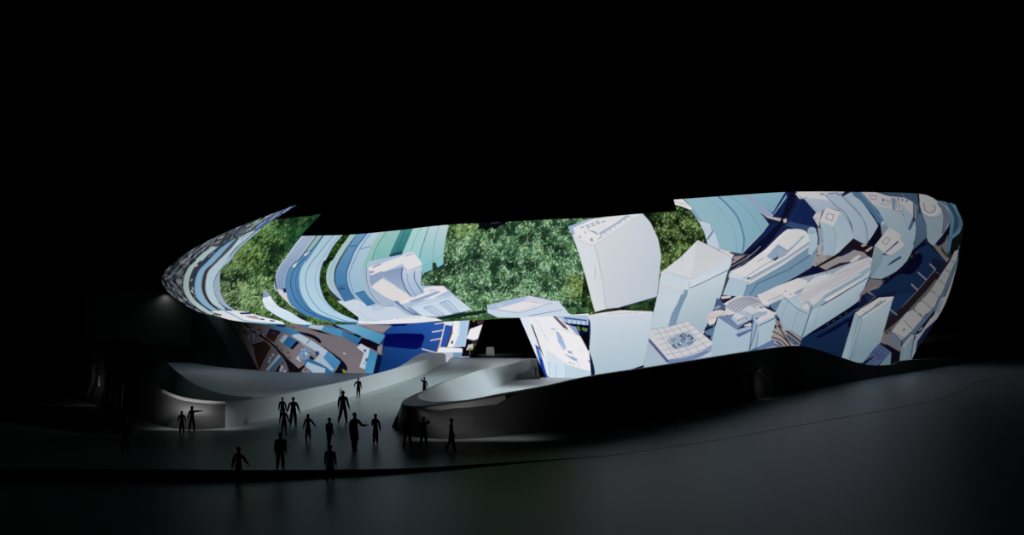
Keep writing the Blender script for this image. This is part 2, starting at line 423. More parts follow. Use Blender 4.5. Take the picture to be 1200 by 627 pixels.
F(A4, [(705, 255), (722, 250), (722, 262), (708, 266)], (120, 160, 200)); F(A4, [(735, 245), (750, 242), (752, 256), (738, 260)], (120, 160, 200))
F(A4, [(850, 315), (938, 288), (975, 340), (1042, 405), (965, 432)], (74, 128, 166), (60, 110, 160)); L(A4, [(850, 312), (935, 288)], (30, 60, 90), .9)
L(A4, [(640, 225), (690, 300), (745, 388)], (206, 186, 180), .5); L(A4, [(630, 330), (690, 385)], (50, 36, 40), .7)
# mint towers
F(M1, [(200, 138), (268, 126), (190, 240), (150, 340), (122, 430), (100, 470), (45, 480), (60, 410), (110, 290), (150, 210)], (160, 194, 184), (132, 182, 172))
F(M1, [(268, 126), (402, 106), (330, 260), (288, 350), (285, 390), (120, 450), (135, 360), (170, 270), (205, 200)], (150, 194, 190), (116, 176, 172))
L(M1, [(268, 126), (190, 240), (140, 350), (122, 440)], (60, 112, 120), .6)
F(M1, [(402, 106), (515, 96), (470, 200), (422, 312), (290, 352), (340, 240)], (76, 140, 142), (50, 118, 124))
L(M1, [(450, 105), (400, 220), (362, 320)], (34, 92, 100), .7); L(M1, [(490, 110), (430, 230), (390, 310)], (34, 92, 100), .5)
F(M1, [(286, 354), (330, 330), (418, 308), (408, 352), (310, 384)], (26, 78, 94))
F(M1, [(515, 96), (660, 84), (625, 200), (580, 330), (600, 430), (520, 350), (415, 335), (470, 200)], (174, 206, 206), (150, 200, 200))
L(M1, [(590, 92), (530, 200), (495, 310)], (110, 164, 166), .6)
F(M1, [(660, 84), (842, 66), (820, 200), (798, 330), (798, 435), (745, 468), (690, 490), (600, 525), (592, 420), (578, 370), (605, 260), (640, 150)], (186, 206, 210), (120, 184, 190))
L(M1, [(658, 88), (622, 200), (585, 310), (572, 380)], (60, 130, 140), .9); L(M1, [(755, 76), (715, 230), (698, 400), (690, 490)], (110, 160, 166), .6)
L(M1, [(600, 468), (700, 412), (800, 345)], (110, 160, 170), .5)
F(M1, [(695, 425), (722, 418), (742, 470), (695, 495)], (30, 54, 30)); F(M1, [(748, 470), (800, 435), (796, 466)], (30, 50, 120))

# ---- white court building
F(M2, [(78, -10), (100, -30), (480, -110), (600, -10), (585, 200), (800, 200), (1062, 424), (740, 495), (200, 400), (110, 250)], (170, 188, 208))
F(M2, [(0, 340), (90, 395), (150, 440), (330, 385), (460, 465), (600, 480), (740, 515), (500, 545), (0, 548)], (196, 208, 222))
F(M1, [(80, 480), (120, 455), (200, 435), (420, 355), (430, 338), (515, 322), (535, 350), (600, 435), (580, 450), (460, 495), (410, 432), (220, 520), (110, 548), (85, 545)], (222, 219, 223))
for q in ([(105, 505), (150, 500), (140, 518), (108, 520)], [(130, 462), (215, 430), (215, 440), (140, 472)]): F(M1, q, (130, 140, 170))
F(M1, [(430, 335), (515, 325), (520, 340), (440, 362)], (206, 208, 216)); L(M1, [(440, 362), (520, 342)], (120, 140, 170), .6)
F(M2, [(80, 30), (75, 120), (100, 230), (160, 330), (215, 380), (205, 355), (150, 260), (112, 160), (104, 60)], (176, 190, 210))
L(M2, [(78, 40), (76, 120), (104, 235), (165, 335), (212, 380)], (84, 100, 140), .7); L(M2, [(104, 60), (112, 160), (150, 262), (212, 372)], (120, 140, 172), .6)
F(M2, [(105, 105), (225, 60), (232, 122), (120, 198)], (140, 158, 184))
F(M2, [(225, 70), (410, 25), (408, 120), (440, 220), (500, 304), (400, 235), (330, 185), (270, 142), (230, 112)], (128, 148, 182), (166, 184, 206))
F(M2, [(120, 210), (222, 132), (300, 170), (400, 240), (512, 306), (500, 330), (440, 342), (330, 342), (220, 285)], (218, 214, 214))
F(M2, [(112, 215), (225, 292), (340, 345), (335, 392), (215, 375), (150, 285)], (160, 180, 202))
F(M2, [(410, 30), (440, 70), (590, 35), (580, 150), (600, 230), (622, 262), (520, 302), (484, 285), (432, 185), (406, 110)], (184, 202, 220), (160, 182, 206))
F(M2, [(410, 20), (450, 65), (592, 25), (596, 40), (455, 84)], (206, 204, 210))
L(M2, [(412, 30), (406, 120), (440, 222), (492, 298)], (52, 74, 124), 1.1); L(M2, [(455, 80), (470, 180), (535, 292)], (110, 132, 168), .6); L(M2, [(525, 62), (530, 145), (605, 270)], (52, 74, 124), .9)
F(M2, [(610, 225), (700, 205), (790, 200), (838, 246), (700, 318), (500, 348), (400, 372), (380, 345), (520, 310), (622, 262)], (226, 222, 226))
F(M2, [(470, 345), (690, 268), (740, 248), (772, 258), (700, 290), (560, 345), (500, 352)], (140, 166, 196)); F(M2, [(640, 250), (690, 225), (740, 240), (690, 262)], (206, 206, 216))
F(M2, [(490, 390), (700, 318), (868, 285), (1062, 424), (900, 462), (740, 492), (600, 484)], (190, 208, 226), (206, 220, 234))
for q in ([(612, 405), (684, 388), (806, 472), (742, 486)], [(764, 360), (840, 338), (948, 448), (884, 460)]):
    L(M2, q + q[:1], (96, 118, 160), .6, 0)
for a in (.33, .6):
    L(M2, [(612 + 72 * a, 405 - 17 * a), (742 + 64 * a, 486 - 14 * a)], (120, 140, 176), .5); L(M2, [(764 + 76 * a, 360 - 22 * a), (884 + 64 * a, 460 - 12 * a)], (96, 118, 160), .6)
L(M2, [(490, 395), (620, 365), (760, 322), (870, 290)], (150, 172, 200), .5); L(M2, [(870, 288), (1060, 425)], (226, 226, 232), .6); L(M2, [(1062, 426), (900, 464), (740, 494)], (70, 90, 140), .5)
F(M2, [(330, 345), (362, 342), (450, 420), (545, 466), (515, 472), (430, 425)], (96, 126, 164)); F(M2, [(450, 400), (482, 408), (585, 474), (558, 476)], (110, 138, 172))
L(M2, [(150, 438), (330, 388), (450, 462), (560, 482)], (140, 160, 192), .5); F(M2, [(110, 400), (220, 365), (320, 390), (150, 440)], (184, 196, 216)); L(M2, [(200, 380), (330, 390)], (90, 110, 150), .5)
L(M2, [(0, 430), (80, 500), (180, 540)], (160, 180, 206), .5)
F(M2, [(0, 525), (100, 538), (330, 508), (560, 480), (720, 500), (790, 526), (500, 552), (150, 556), (0, 552)], (226, 228, 234))
for k in range(9): L(M2, [(150 + k * 50, 528 - k * 4), (180 + k * 50, 520 - k * 4)], (170, 176, 196), .6)

# ---- low white block on the hill
F(G1, [(85, 380), (480, 290), (680, 335), (760, 345), (800, 395), (850, 455), (880, 470), (1010, 478), (1010, 500), (400, 500), (180, 496), (90, 455)], (198, 212, 226))
F(G1, [(85, 382), (480, 292), (430, 342), (180, 415), (130, 418), (88, 412)], (168, 188, 214)); F(G1, [(480, 292), (680, 336), (700, 366), (600, 372), (440, 342)], (206, 206, 220))
F(G1, [(180, 415), (440, 342), (612, 376), (400, 440)], (224, 221, 224))
L(G1, [(90, 415), (200, 425), (400, 450), (640, 372), (700, 366)], (150, 168, 200), .6); L(G1, [(480, 482), (790, 425)], (96, 124, 170), .7); L(G1, [(440, 346), (560, 366), (400, 436)], (180, 180, 196), .4)
L(G1, [(480, 290), (680, 334), (690, 345)], (90, 116, 170), .6); L(G1, [(90, 455), (180, 496)], (60, 80, 140), .6)
F(G1, [(170, 380), (240, 362), (220, 395), (180, 405)], (186, 200, 222))

# ---- tall white tower
F(None, np.concatenate([Q(W1, [(125, 205), (330, 132), (820, 78)]), densify(Q(W1, [(820, 78), (900, 170), (960, 280), (1002, 400), (1017, 500), (1017, 600)]), 4), Q(W2, [(935, 140), (880, 380), (530, 482), (400, 495), (298, 525)]), densify(np.concatenate([Q(W2, [(298, 525), (265, 410), (220, 230)]), Q(W1, [(275, 624), (222, 440), (165, 285)])]), 4)]),
  (212, 216, 220), (184, 196, 212), ((690, 290), (785, 340)))
F(None, np.concatenate([Q(W1, [(165, 285), (370, 375), (400, 470), (425, 600)]), Q(W2, [(345, 100), (370, 220), (402, 490), (298, 525), (265, 410), (220, 230)]), Q(W1, [(275, 624), (222, 440)])]), (212, 217, 224))
L(None, np.concatenate([Q(W1, [(370, 378), (402, 470), (428, 610)]), Q(W2, [(345, 120), (368, 240), (398, 485)])]), (150, 172, 186), .6)
F(W1, [(165, 285), (128, 205), (330, 132), (820, 80), (740, 120), (370, 376), (190, 290)], (224, 223, 224))
F(W1, [(125, 205), (330, 134), (372, 128), (170, 218), (192, 272), (165, 285)], (150, 176, 206))
F(W1, [(385, 345), (430, 298), (415, 262), (560, 178), (670, 98), (738, 106)], (160, 182, 206)); F(W1, [(400, 258), (350, 225), (560, 112), (650, 102), (560, 170)], (224, 222, 222))
for k in range(7):
    x, y = 430 + k * 46, 285 - k * 30
    F(W1, [(x, y), (x + 40, y - 24), (x + 48, y - 4), (x + 8, y + 18)], (222, 222, 224))
for k in range(4):
    for j in range(2):
        x, y = 240 + k * 46 + j * 60, 212 - k * 17 + j * -2
        F(W1, [(x, y), (x + 30, y - 12), (x + 38, y - 2), (x + 8, y + 9)], (140, 160, 188))
for q in ([(220, 290), (240, 292), (250, 312), (228, 304)], [(330, 320), (352, 305), (362, 345), (340, 345)], [(270, 250), (290, 252), (296, 278)], [(290, 225), (380, 250), (410, 275), (400, 280)]): F(W1, q, (140, 158, 190))
L(W1, [(165, 287), (365, 374), (740, 120)], (206, 196, 198), .6)
L(W2, [(300, 522), (400, 494), (530, 482), (880, 380)], (206, 190, 190), .6); L(W2, [(530, 482), (880, 382)], (36, 56, 120), .7); L(W2, [(400, 498), (530, 486)], (60, 40, 40), .6)
F(W2, [(290, 482), (400, 490), (398, 498), (300, 524)], (218, 216, 220))
# trees under the tower, broad low tower
foliage(W2, [(300, 530), (540, 486), (890, 384), (850, 520), (540, 510), (300, 545)], 700, (6, 16, 8), (44, 84, 40), (90, 130, 70), 0, .6, (1.2, 2.4), (.4, .8), .1)
F(W2, [(700, 470), (880, 392), (850, 520), (660, 505)], (8, 16, 12)) if False else None
F(None, np.concatenate([densify(Q(W2, [(228, 560), (250, 624)]), 2), densify(Q(T2, [(795, 30), (815, 90), (814, 200), (806, 340), (830, 420), (855, 530), (850, 640)]), 4), densify(Q(R3, [(120, 660), (160, 450), (205, 170)]), 3), Q(W2, [(840, 520)])]),
  (206, 216, 228), (166, 192, 208), ((700, 366), (716, 446)))
F(W2, [(215, 560), (380, 528), (540, 508), (680, 514), (840, 520), (760, 540), (480, 562)], (222, 219, 222))
for k in range(5): L(W2, [(420 + k * 60, 550 - k * 3), (470 + k * 60, 536 - k * 2)], (150, 165, 195), .6)
L(R3, [(205, 170), (160, 450), (120, 650)], (90, 124, 160), .8)

# ---- lower facade, right of the entrance: long white roofs (second sheet: it hangs behind the upper band)
UPPER, IMG = IMG, np.zeros_like(IMG)
F(None, [(600, 364), (692, 364), (694, 452), (636, 452)], (232, 232, 236))
F(T2, [(135, 20), (230, 30), (300, 240), (350, 420), (400, 450), (440, 620), (390, 600), (310, 400)], (218, 228, 240), (228, 230, 236))
F(T2, [(296, 285), (335, 315), (425, 640), (375, 600)], (20, 60, 160)); F(T2, [(318, 320), (340, 330), (360, 430), (336, 400)], (90, 150, 210))
F(T2, [(255, 90), (275, 108), (370, 375), (392, 430), (345, 340), (290, 190)], (92, 74, 84)); L(T2, [(392, 560), (440, 610)], (30, 20, 40), .7)
F(T2, [(460, 20), (492, 22), (590, 118), (612, 155), (560, 128)], (104, 86, 98))
F(T2, [(530, 40), (810, 50), (814, 345), (790, 340), (710, 200), (600, 95)], (10, 15, 58)); F(T2, [(488, 18), (790, 10), (805, 105), (575, 78)], (170, 192, 216))
F(T2, [(566, 30), (782, 66), (776, 104), (600, 84)], (118, 150, 190)); F(T2, [(560, 28), (780, 55), (782, 66), (570, 42)], (40, 66, 130))
for k in range(4): F(T2, [(600 + k * 44, 50 + k * 5), (636 + k * 44, 55 + k * 5), (634 + k * 44, 90 + k * 4), (600 + k * 44, 86 + k * 4)], (186, 204, 224))
F(T2, [(545, 62), (600, 92), (810, 110), (812, 150), (700, 130), (600, 105)], (6, 8, 36)); F(T2, [(720, 200), (812, 160), (806, 345), (790, 335)], (6, 6, 16))
F(T2, [(598, 100), (680, 120), (712, 190), (690, 195)], (136, 158, 194)); L(T2, [(600, 100), (690, 198)], (220, 206, 206), .7)
for q in ([(685, 110), (712, 120), (722, 160), (700, 150)], [(735, 125), (790, 138), (780, 166), (740, 152)], [(800, 130), (812, 132), (812, 150), (802, 148)]): F(T2, q, (98, 130, 50))
F(T2, [(490, 125), (560, 150), (690, 195), (722, 212), (800, 370), (850, 535), (760, 522), (590, 472), (470, 380), (420, 300)], (236, 234, 236))
L(T2, [(490, 128), (690, 196), (720, 210)], (196, 200, 214), .6); L(T2, [(720, 210), (790, 345), (850, 535)], (220, 204, 206), .6)
F(T2, [(400, 448), (590, 472), (590, 640), (440, 620)], (204, 222, 236)); F(T2, [(590, 472), (760, 522), (855, 545), (852, 640), (590, 640)], (190, 210, 222))
F(T2, [(400, 340), (470, 370), (590, 470), (400, 450)], (214, 222, 232))
for x in (428, 490, 580): L(T2, [(x, 455), (x + 4, 630)], (140, 176, 206), .5)
F(T2, [(490, 160), (520, 170), (560, 250), (592, 320), (562, 342), (512, 262)], (176, 196, 220))
for k in range(4): L(T2, [(500 + k * 14, 165 + k * 12), (530 + k * 16, 270 + k * 14)], (130, 160, 200), .5)
for q in ([(596, 342), (640, 350), (645, 375), (610, 365)], [(562, 370), (690, 420), (690, 445), (650, 430)], [(790, 430), (822, 440), (822, 460), (800, 455)], [(440, 130), (490, 145), (488, 155), (450, 142)], [(598, 440), (640, 460), (632, 470)], [(640, 455), (672, 470), (668, 480)]): F(T2, q, (140, 166, 204))
L(T2, [(706, 308), (740, 312), (748, 352), (712, 350), (706, 308)], (206, 206, 212), .4, 0); L(T2, [(640, 370), (690, 450), (715, 500)], (160, 186, 212), .5)
for k in range(5): L(T2, [(300 + k * 22, 60 + k * 40), (330 + k * 22, 80 + k * 42)], (176, 186, 214), .5)
# ---- lower facade, left: quay, water and long blue sheds
F(None, [(255, 364), (578, 364), (578, 446), (255, 446)], (108, 101, 106), (118, 110, 114))
F(LB, [(640, 95), (800, 60), (1140, 50), (1110, 150), (1040, 360), (1000, 600), (480, 600), (510, 530), (550, 350), (550, 270), (575, 180), (540, 160)], (40, 86, 168), (14, 50, 104), ((1000, 60), (700, 520)))
F(LB, [(560, 172), (760, 164), (918, 170), (942, 190), (930, 240), (906, 296), (860, 316), (700, 302), (545, 285)], (3, 6, 74), (6, 12, 84), sm=0)
F(LB, [(590, 80), (805, 62), (760, 95), (640, 98)], (5, 10, 82))
for a, b in (((1040, 78), (1112, 66)), ((1015, 152), (1112, 137)), ((998, 232), (1098, 212)), ((920, 312), (1058, 350))): L(LB, [a, b], (206, 190, 194), 1.5)
F(T1, [(250, 104), (316, 108), (262, 312), (205, 306)], (38, 82, 168)); L(T1, [(252, 90), (206, 290), (184, 350)], (228, 208, 206), 1.4)
F(T1, [(430, 40), (660, 40), (640, 470), (380, 470), (400, 320)], (14, 7, 14))
F(T1, [(545, 58), (632, 54), (590, 98), (560, 100)], (62, 46, 56)); F(T1, [(500, 250), (566, 238), (540, 300), (520, 330)], (48, 34, 44)); F(T1, [(510, 62), (535, 60), (530, 70), (515, 72)], (150, 170, 30))
L(T1, [(322, 125), (262, 312)], (70, 50, 60), 1.6)
F(T1, [(330, 58), (400, 60), (394, 302), (318, 312), (272, 312), (322, 180)], (234, 233, 238)); F(T1, [(395, 58), (483, 58), (442, 306), (330, 312), (385, 190)], (172, 200, 226))
for k in range(3): L(T1, [(385 + k * 28, 70), (360 + k * 28, 305)], (150, 184, 216), .4)
F(T1, [(228, 68), (335, 58), (318, 110), (250, 102)], (216, 226, 236)); F(T1, [(315, 250), (330, 252), (325, 280), (308, 280)], (40, 26, 36)); F(T1, [(322, 250), (440, 300), (330, 312), (290, 305)], (196, 206, 224)) if False else None
F(T1, [(488, 140), (604, 98), (562, 230), (522, 245), (452, 228)], (234, 232, 236)); L(T1, [(452, 228), (522, 246), (562, 232)], (150, 170, 200), .6)
F(T1, [(470, 288), (518, 278), (512, 332), (450, 338)], (196, 190, 190)); F(T1, [(470, 320), (507, 318), (505, 337), (470, 338)], (116, 138, 40)); L(T1, [(485, 340), (485, 380)], (120, 110, 110), .7); F(T1, [(530, 278), (545, 272), (540, 300), (530, 300)], (70, 84, 40))
F(T1, [(202, 310), (340, 318), (416, 325), (414, 362), (330, 362), (180, 362)], (228, 230, 236)); F(T1, [(180, 360), (330, 360), (325, 460), (180, 470)], (178, 184, 198)); F(T1, [(330, 360), (414, 360), (404, 440), (322, 450)], (116, 146, 180))
F(T1, [(368, 402), (480, 394), (482, 428), (356, 432)], (120, 146, 170)); F(T1, [(376, 404), (440, 398), (430, 420), (366, 424)], (196, 200, 206))
# sheds
F(LB, [(275, 82), (420, 82), (625, 96), (560, 156), (470, 140), (380, 100)], (138, 128, 134)); F(LB, [(425, 72), (610, 72), (580, 92), (440, 82)], (40, 90, 140))
F(LB, [(330, 200), (420, 225), (520, 270), (500, 340), (440, 305), (330, 268), (305, 275)], (12, 9, 24))
F(LB, [(-200, 40), (0, 96), (110, 110), (222, 160), (352, 205), (308, 276), (180, 200), (60, 152), (-60, 130), (-200, 100)], (58, 124, 166), (44, 100, 144))
F(LB, [(60, 80), (160, 84), (350, 190), (330, 208), (220, 160), (110, 112)], (14, 11, 30)); L(LB, [(120, 118), (280, 170)], (150, 130, 128), .8)
F(LB, [(95, 80), (285, 80), (430, 130), (572, 186), (516, 266), (480, 250), (345, 190), (150, 108)], (112, 166, 198), (70, 140, 178), ((250, 90), (480, 260)))
F(LB, [(515, 266), (572, 188), (552, 260), (535, 275)], (34, 60, 110))
F(LB, [(345, 262), (428, 312), (384, 505), (330, 482), (372, 350), (305, 296)], (184, 194, 206)); F(LB, [(428, 312), (502, 356), (458, 545), (392, 545), (380, 500)], (60, 130, 172), (76, 140, 180))
for q in ([(372, 312), (396, 318), (390, 342), (370, 336)], [(390, 395), (405, 400), (398, 430), (384, 426)], [(372, 440), (388, 444), (384, 456), (370, 450)]): F(LB, q, (40, 84, 130))
F(LB, [(500, 358), (542, 372), (505, 545), (456, 545)], (9, 15, 54)); F(LB, [(500, 290), (545, 268), (532, 352), (496, 332)], (136, 130, 136))
L(LB, [(550, 280), (540, 380), (505, 545)], (10, 20, 50), .8)
F(LB, [(-30, 270), (40, 320), (150, 400), (205, 462), (215, 510), (160, 560), (70, 560), (150, 440), (0, 300)], (14, 10, 32), sm=2); F(LB, [(165, 500), (195, 508), (215, 545), (180, 540)], (110, 130, 30)); L(LB, [(182, 352), (195, 358)], (200, 205, 212), 1.2)
# terraces at the far left bottom (LA)
F(LA, [(470, 82), (630, 84), (790, 150), (850, 182), (740, 184), (640, 145)], (66, 130, 172), (50, 110, 156))
F(LA, [(780, 145), (900, 168), (980, 205), (1010, 240), (1000, 260), (940, 215), (860, 185)], (12, 9, 26), sm=2); F(LA, [(590, 84), (680, 90), (670, 108), (600, 100)], (22, 40, 92)); F(LA, [(735, 104), (770, 108), (765, 120), (740, 116)], (50, 74, 40))
F(LA, [(910, 85), (1040, 95), (1020, 135), (890, 112)], (170, 186, 200)); F(LA, [(1035, 100), (1210, 130), (1210, 200), (1110, 170), (1010, 135)], (70, 136, 176)); F(LA, [(880, 118), (1000, 140), (1120, 182), (1000, 160)], (14, 11, 30))
F(LA, [(745, 178), (805, 170), (905, 222), (1072, 330), (1032, 392), (962, 332), (820, 245), (735, 192)], (166, 182, 196)); L(LA, [(905, 225), (880, 258)], (60, 120, 160), 1.2); L(LA, [(820, 248), (960, 340), (940, 352), (830, 262)], (130, 150, 160), 1.0)
F(LA, [(1072, 330), (1195, 432), (1125, 535), (1032, 392)], (72, 136, 178), (58, 120, 164)); F(LA, [(995, 362), (1030, 392), (1130, 505), (1105, 522), (1010, 450), (945, 420)], (160, 176, 190))
F(LA, [(860, 420), (890, 400), (1060, 480), (1115, 525), (1110, 545), (930, 545), (850, 470)], (42, 100, 146)); F(LA, [(880, 432), (1052, 496), (1040, 560), (935, 535), (862, 472)], (158, 176, 196)); F(LA, [(950, 340), (985, 330), (995, 355), (970, 382)], (26, 62, 104))
th = np.linspace(0, 2 * math.pi, 28, endpoint=False)
F(LA, np.stack([858 + 52 * np.cos(th), 356 + 56 * np.sin(th)], 1), (112, 142, 172)); F(LA, [(830, 310), (880, 330), (880, 380), (840, 360)], (176, 186, 200)); L(LA, [(815, 340), (860, 330), (905, 350)], (40, 84, 130), .8); L(LA, [(840, 305), (850, 400)], (40, 84, 130), .7); L(LA, [(880, 310), (850, 360), (900, 390)], (40, 84, 130), .6)
F(LA, [(800, 368), (822, 442), (770, 404)], (160, 174, 190)); L(LA, [(822, 444), (772, 406)], (50, 96, 140), .7)
F(LA, [(905, 370), (950, 400), (930, 420), (900, 400)], (24, 28, 22))
F(LA, [(616, 236), (668, 174), (702, 190), (656, 262)], (152, 172, 188)); F(LA, [(702, 190), (782, 236), (722, 306), (650, 262)], (34, 94, 142)); F(LA, [(782, 236), (806, 252), (742, 318), (720, 306)], (9, 9, 28))
F(LA, [(540, 150), (608, 180), (570, 252), (492, 202)], (50, 28, 20)); F(LA, [(528, 120), (634, 148), (612, 182), (545, 148), (496, 206), (500, 180)], (14, 24, 76))
F(LA, [(375, 292), (480, 235), (545, 292), (482, 400), (430, 520), (395, 400)], (44, 24, 20)); F(LA, [(542, 290), (620, 340), (700, 450), (712, 545), (440, 545), (484, 400)], (96, 90, 98))
F(LA, [(350, 275), (480, 235), (470, 250), (370, 290)], (10, 12, 34))
band(LA, [(LA, [(300, 70), (380, 140), (470, 190), (560, 262), (650, 350), (735, 440), (800, 495)])], LA, [(LA, [(290, 80), (370, 155), (450, 205), (530, 262), (600, 330), (680, 440), (715, 560)])], (14, 11, 18))
F(LA, [(690, 440), (740, 440), (800, 495), (850, 460), (860, 475), (800, 545), (712, 545)], (14, 11, 18)); L(LA, [(500, 215), (600, 300), (690, 420)], (70, 70, 80), .4)
for k in range(7):
    x, y = 505 + k * 17, 505 - k * 20
    F(LA, [(x - 14, y), (x + 6, y - 22), (x + 26, y - 6), (x + 4, y + 16)], (164, 172, 190)); F(LA, [(x + 26, y - 6), (x + 48, y + 14), (x + 26, y + 34), (x + 4, y + 16)], (52, 100, 146))
for x, y in ((530, 400), (555, 370), (520, 430)): F(LA, [(x - 12, y), (x + 6, y - 18), (x + 20, y - 4), (x + 2, y + 16)], (150, 160, 180)); F(LA, [(x + 20, y - 4), (x + 30, y + 8), (x + 12, y + 24), (x + 2, y + 16)], (52, 100, 146))
F(LA, [(612, 500), (640, 462), (662, 480), (636, 530)], (150, 164, 184)); F(LA, [(580, 525), (620, 460), (634, 470), (604, 540)], (20, 14, 18)); F(LA, [(655, 520), (680, 505), (690, 535), (660, 540)], (170, 180, 196))
for x, y in ((600, 285), (640, 312), (698, 345), (716, 392), (822, 525), (650, 440), (685, 520), (915, 380), (865, 505)): F(LA, [(x - 10, y), (x, y - 8), (x + 12, y + 4), (x + 2, y + 12)], (36, 46, 22))
bits(LA, [(140, 20), (300, 60), (470, 130), (520, 200), (440, 200), (300, 120), (420, 260), (360, 270), (250, 140)], 90, [(150, 154, 168), (60, 80, 110), (24, 20, 24), (180, 180, 188), (90, 84, 88)], .8, (.6, 1.6), 11, 1.5)
for k in range(4): F(LA, [(318 + k * 22, 205 - k * 8), (345 + k * 20, 170 - k * 4), (365 + k * 18, 185), (335 + k * 22, 228)], (150, 164, 186) if k % 2 == 0 else (60, 96, 136))

LOWER, IMG = IMG, UPPER
# ---- right: pale blue tower bent over the step in the roof line
F(R1, [(140, 90), (235, 100), (330, 192), (320, 212), (250, 182), (165, 158)], (222, 219, 221)); L(R1, [(160, 132), (280, 158)], (120, 136, 170), .5)
foliage(R1, [(-10, 215), (182, 203), (172, 165), (250, 185), (318, 215), (362, 270), (400, 320), (440, 410), (468, 480), (480, 560), (480, 760), (300, 1010), (0, 1010), (40, 640), (10, 480), (-60, 330)], 2400, (10, 24, 10), (78, 116, 56), (164, 192, 112), .3, 1.2, (1.8, 3.8), (.7, 1.4), .15, cell=30)
F(R1, [(30, 330), (90, 320), (140, 420), (110, 450)], (14, 22, 14)) if False else None
F(None, np.concatenate([densify(Q(R1, [(235, 90), (330, 190), (410, 305), (480, 400), (545, 480), (592, 590)]), 3), Q(R1, [(700, 640), (780, 640), (800, 610), (985, 425), (1052, 345)]), densify(Q(R1, [(1052, 345), (1000, 258), (900, 150), (785, 55)]), 3)]), (178, 204, 214), (120, 170, 190), ((480, 300), (960, 360)))
F(None, np.concatenate([densify(Q(R1, [(560, 72), (660, 160), (752, 270), (800, 400), (816, 500), (800, 615)]), 4), Q(R1, [(985, 425), (1052, 345)]), densify(Q(R1, [(1000, 258), (900, 150), (785, 55)]), 3)]), (140, 184, 200), (104, 158, 182), ((760, 200), (960, 420)))
L(R1, [(562, 70), (660, 160), (752, 272), (800, 400), (816, 500), (800, 615)], (70, 122, 168), 1.7)
L(R1, [(455, 90), (580, 190), (680, 320), (735, 440), (752, 610)], (110, 160, 180), .6); L(R1, [(680, 75), (830, 190), (940, 340), (985, 425)], (100, 140, 170), .6)
L(R1, [(1052, 345), (985, 425), (800, 615)], (190, 190, 200), .5)
F(R1, [(785, 60), (875, 55), (990, 160), (1112, 272), (1092, 282), (1000, 258), (900, 150)], (140, 164, 194))
F(R1, [(870, 58), (1205, 30), (1200, 70), (1090, 242), (1000, 175)], (130, 180, 198), (112, 164, 190)); L(R1, [(1205, 50), (1090, 240)], (20, 42, 104), 2.0); F(R1, [(1215, 60), (1210, 150), (1112, 278), (1092, 246)], (120, 170, 196))
F(R1, [(330, 190), (410, 305), (386, 308), (316, 216)], (130, 156, 196)); F(R1, [(386, 305), (500, 346), (500, 385), (540, 410), (595, 590), (475, 535), (440, 410)], (184, 202, 218)); F(R1, [(386, 305), (500, 346), (500, 360), (400, 322)], (216, 206, 206)); L(R1, [(525, 405), (472, 485)], (60, 90, 140), 1.4); L(R1, [(540, 420), (570, 480), (588, 575)], (140, 170, 196), .8); F(R1, [(590, 575), (650, 595), (690, 595), (680, 620), (600, 610)], (214, 208, 208))
# harbour track, navy water behind
F(R6, [(330, 40), (420, 60), (520, 250), (500, 300), (540, 420), (430, 430), (360, 400), (260, 415), (0, 640), (-120, 640), (90, 360), (120, 290), (290, 60)], (16, 32, 84))
F(R6, [(380, 130), (430, 120), (525, 250), (505, 350), (270, 325), (330, 190)], (13, 34, 92)); F(R6, [(280, 330), (400, 360), (512, 380), (440, 432), (240, 370)], (44, 74, 124))
F(R6, [(0, 250), (60, 285), (185, 310), (180, 340), (90, 360), (40, 290)], (20, 28, 62)); F(R6, [(40, 275), (250, 312), (262, 330), (210, 335), (80, 300)], (186, 176, 184))
F(R6, [(290, 60), (345, 50), (350, 170), (250, 340), (120, 500), (20, 640), (-140, 640), (60, 470), (190, 340)], (9, 14, 46))
for d in (0, 22, 46): L(R6, [(320 + d, 110), (330 + d, 165), (260 + d, 300), (150 + d, 470), (20 + d, 610)], (34, 48, 96), .6)
F(R6, [(225, 310), (255, 305), (250, 345), (225, 340)], (206, 190, 190))
F(R6, [(335, 70), (400, 45), (430, 110), (400, 122), (370, 118)], (206, 200, 204)); L(R6, [(370, 100), (410, 120)], (120, 100, 110), .6)

# ---- spire tower
F(R2, [(690, 150), (960, 190), (900, 320), (770, 430), (700, 620), (560, 620)], (58, 64, 88))
F(None, np.concatenate([Q(R2, [(118, 355), (385, 435), (790, 195), (772, 290), (745, 335)]), densify(Q(R2, [(745, 335), (680, 560), (650, 624)]), 2), densify(Q(R3, [(790, 90), (740, 210), (680, 360)]), 2), Q(R3, [(600, 430), (180, 430)]), densify(Q(R3, [(178, 320), (210, 150), (250, 0)]), 2), Q(R2, [(80, 600), (100, 455)])]), (192, 207, 217))
F(R2, [(118, 355), (132, 338), (400, 380), (790, 180), (790, 215), (385, 440)], (192, 207, 218))
F(R2, [(462, 50), (445, 120), (438, 250), (392, 415), (132, 342), (300, 212), (400, 112)], (208, 211, 217)); F(R2, [(460, 50), (740, 188), (745, 200), (640, 290), (385, 425), (432, 250), (440, 120)], (198, 200, 207), (206, 206, 210))
F(R2, [(130, 348), (180, 340), (400, 405), (640, 280), (735, 195), (742, 212), (640, 298), (385, 428)], (190, 206, 220)); L(R2, [(128, 352), (385, 432), (640, 300), (738, 212)], (222, 210, 210), .9)
F(R2, [(660, 140), (740, 155), (800, 195), (775, 215)], (218, 210, 210)); L(R2, [(665, 145), (780, 205)], (150, 150, 170), .4)
F(R2, [(120, 358), (385, 438), (372, 520), (336, 512), (104, 455)], (196, 211, 221)); F(R2, [(388, 438), (775, 222), (770, 290), (745, 332), (390, 500)], (192, 207, 219), (206, 215, 223))
L(R2, [(390, 500), (560, 425), (745, 332)], (66, 96, 146), .9); L(R2, [(104, 458), (334, 514)], (218, 202, 202), .9); L(R2, [(385, 438), (372, 520), (345, 600)], (150, 172, 192), .5)
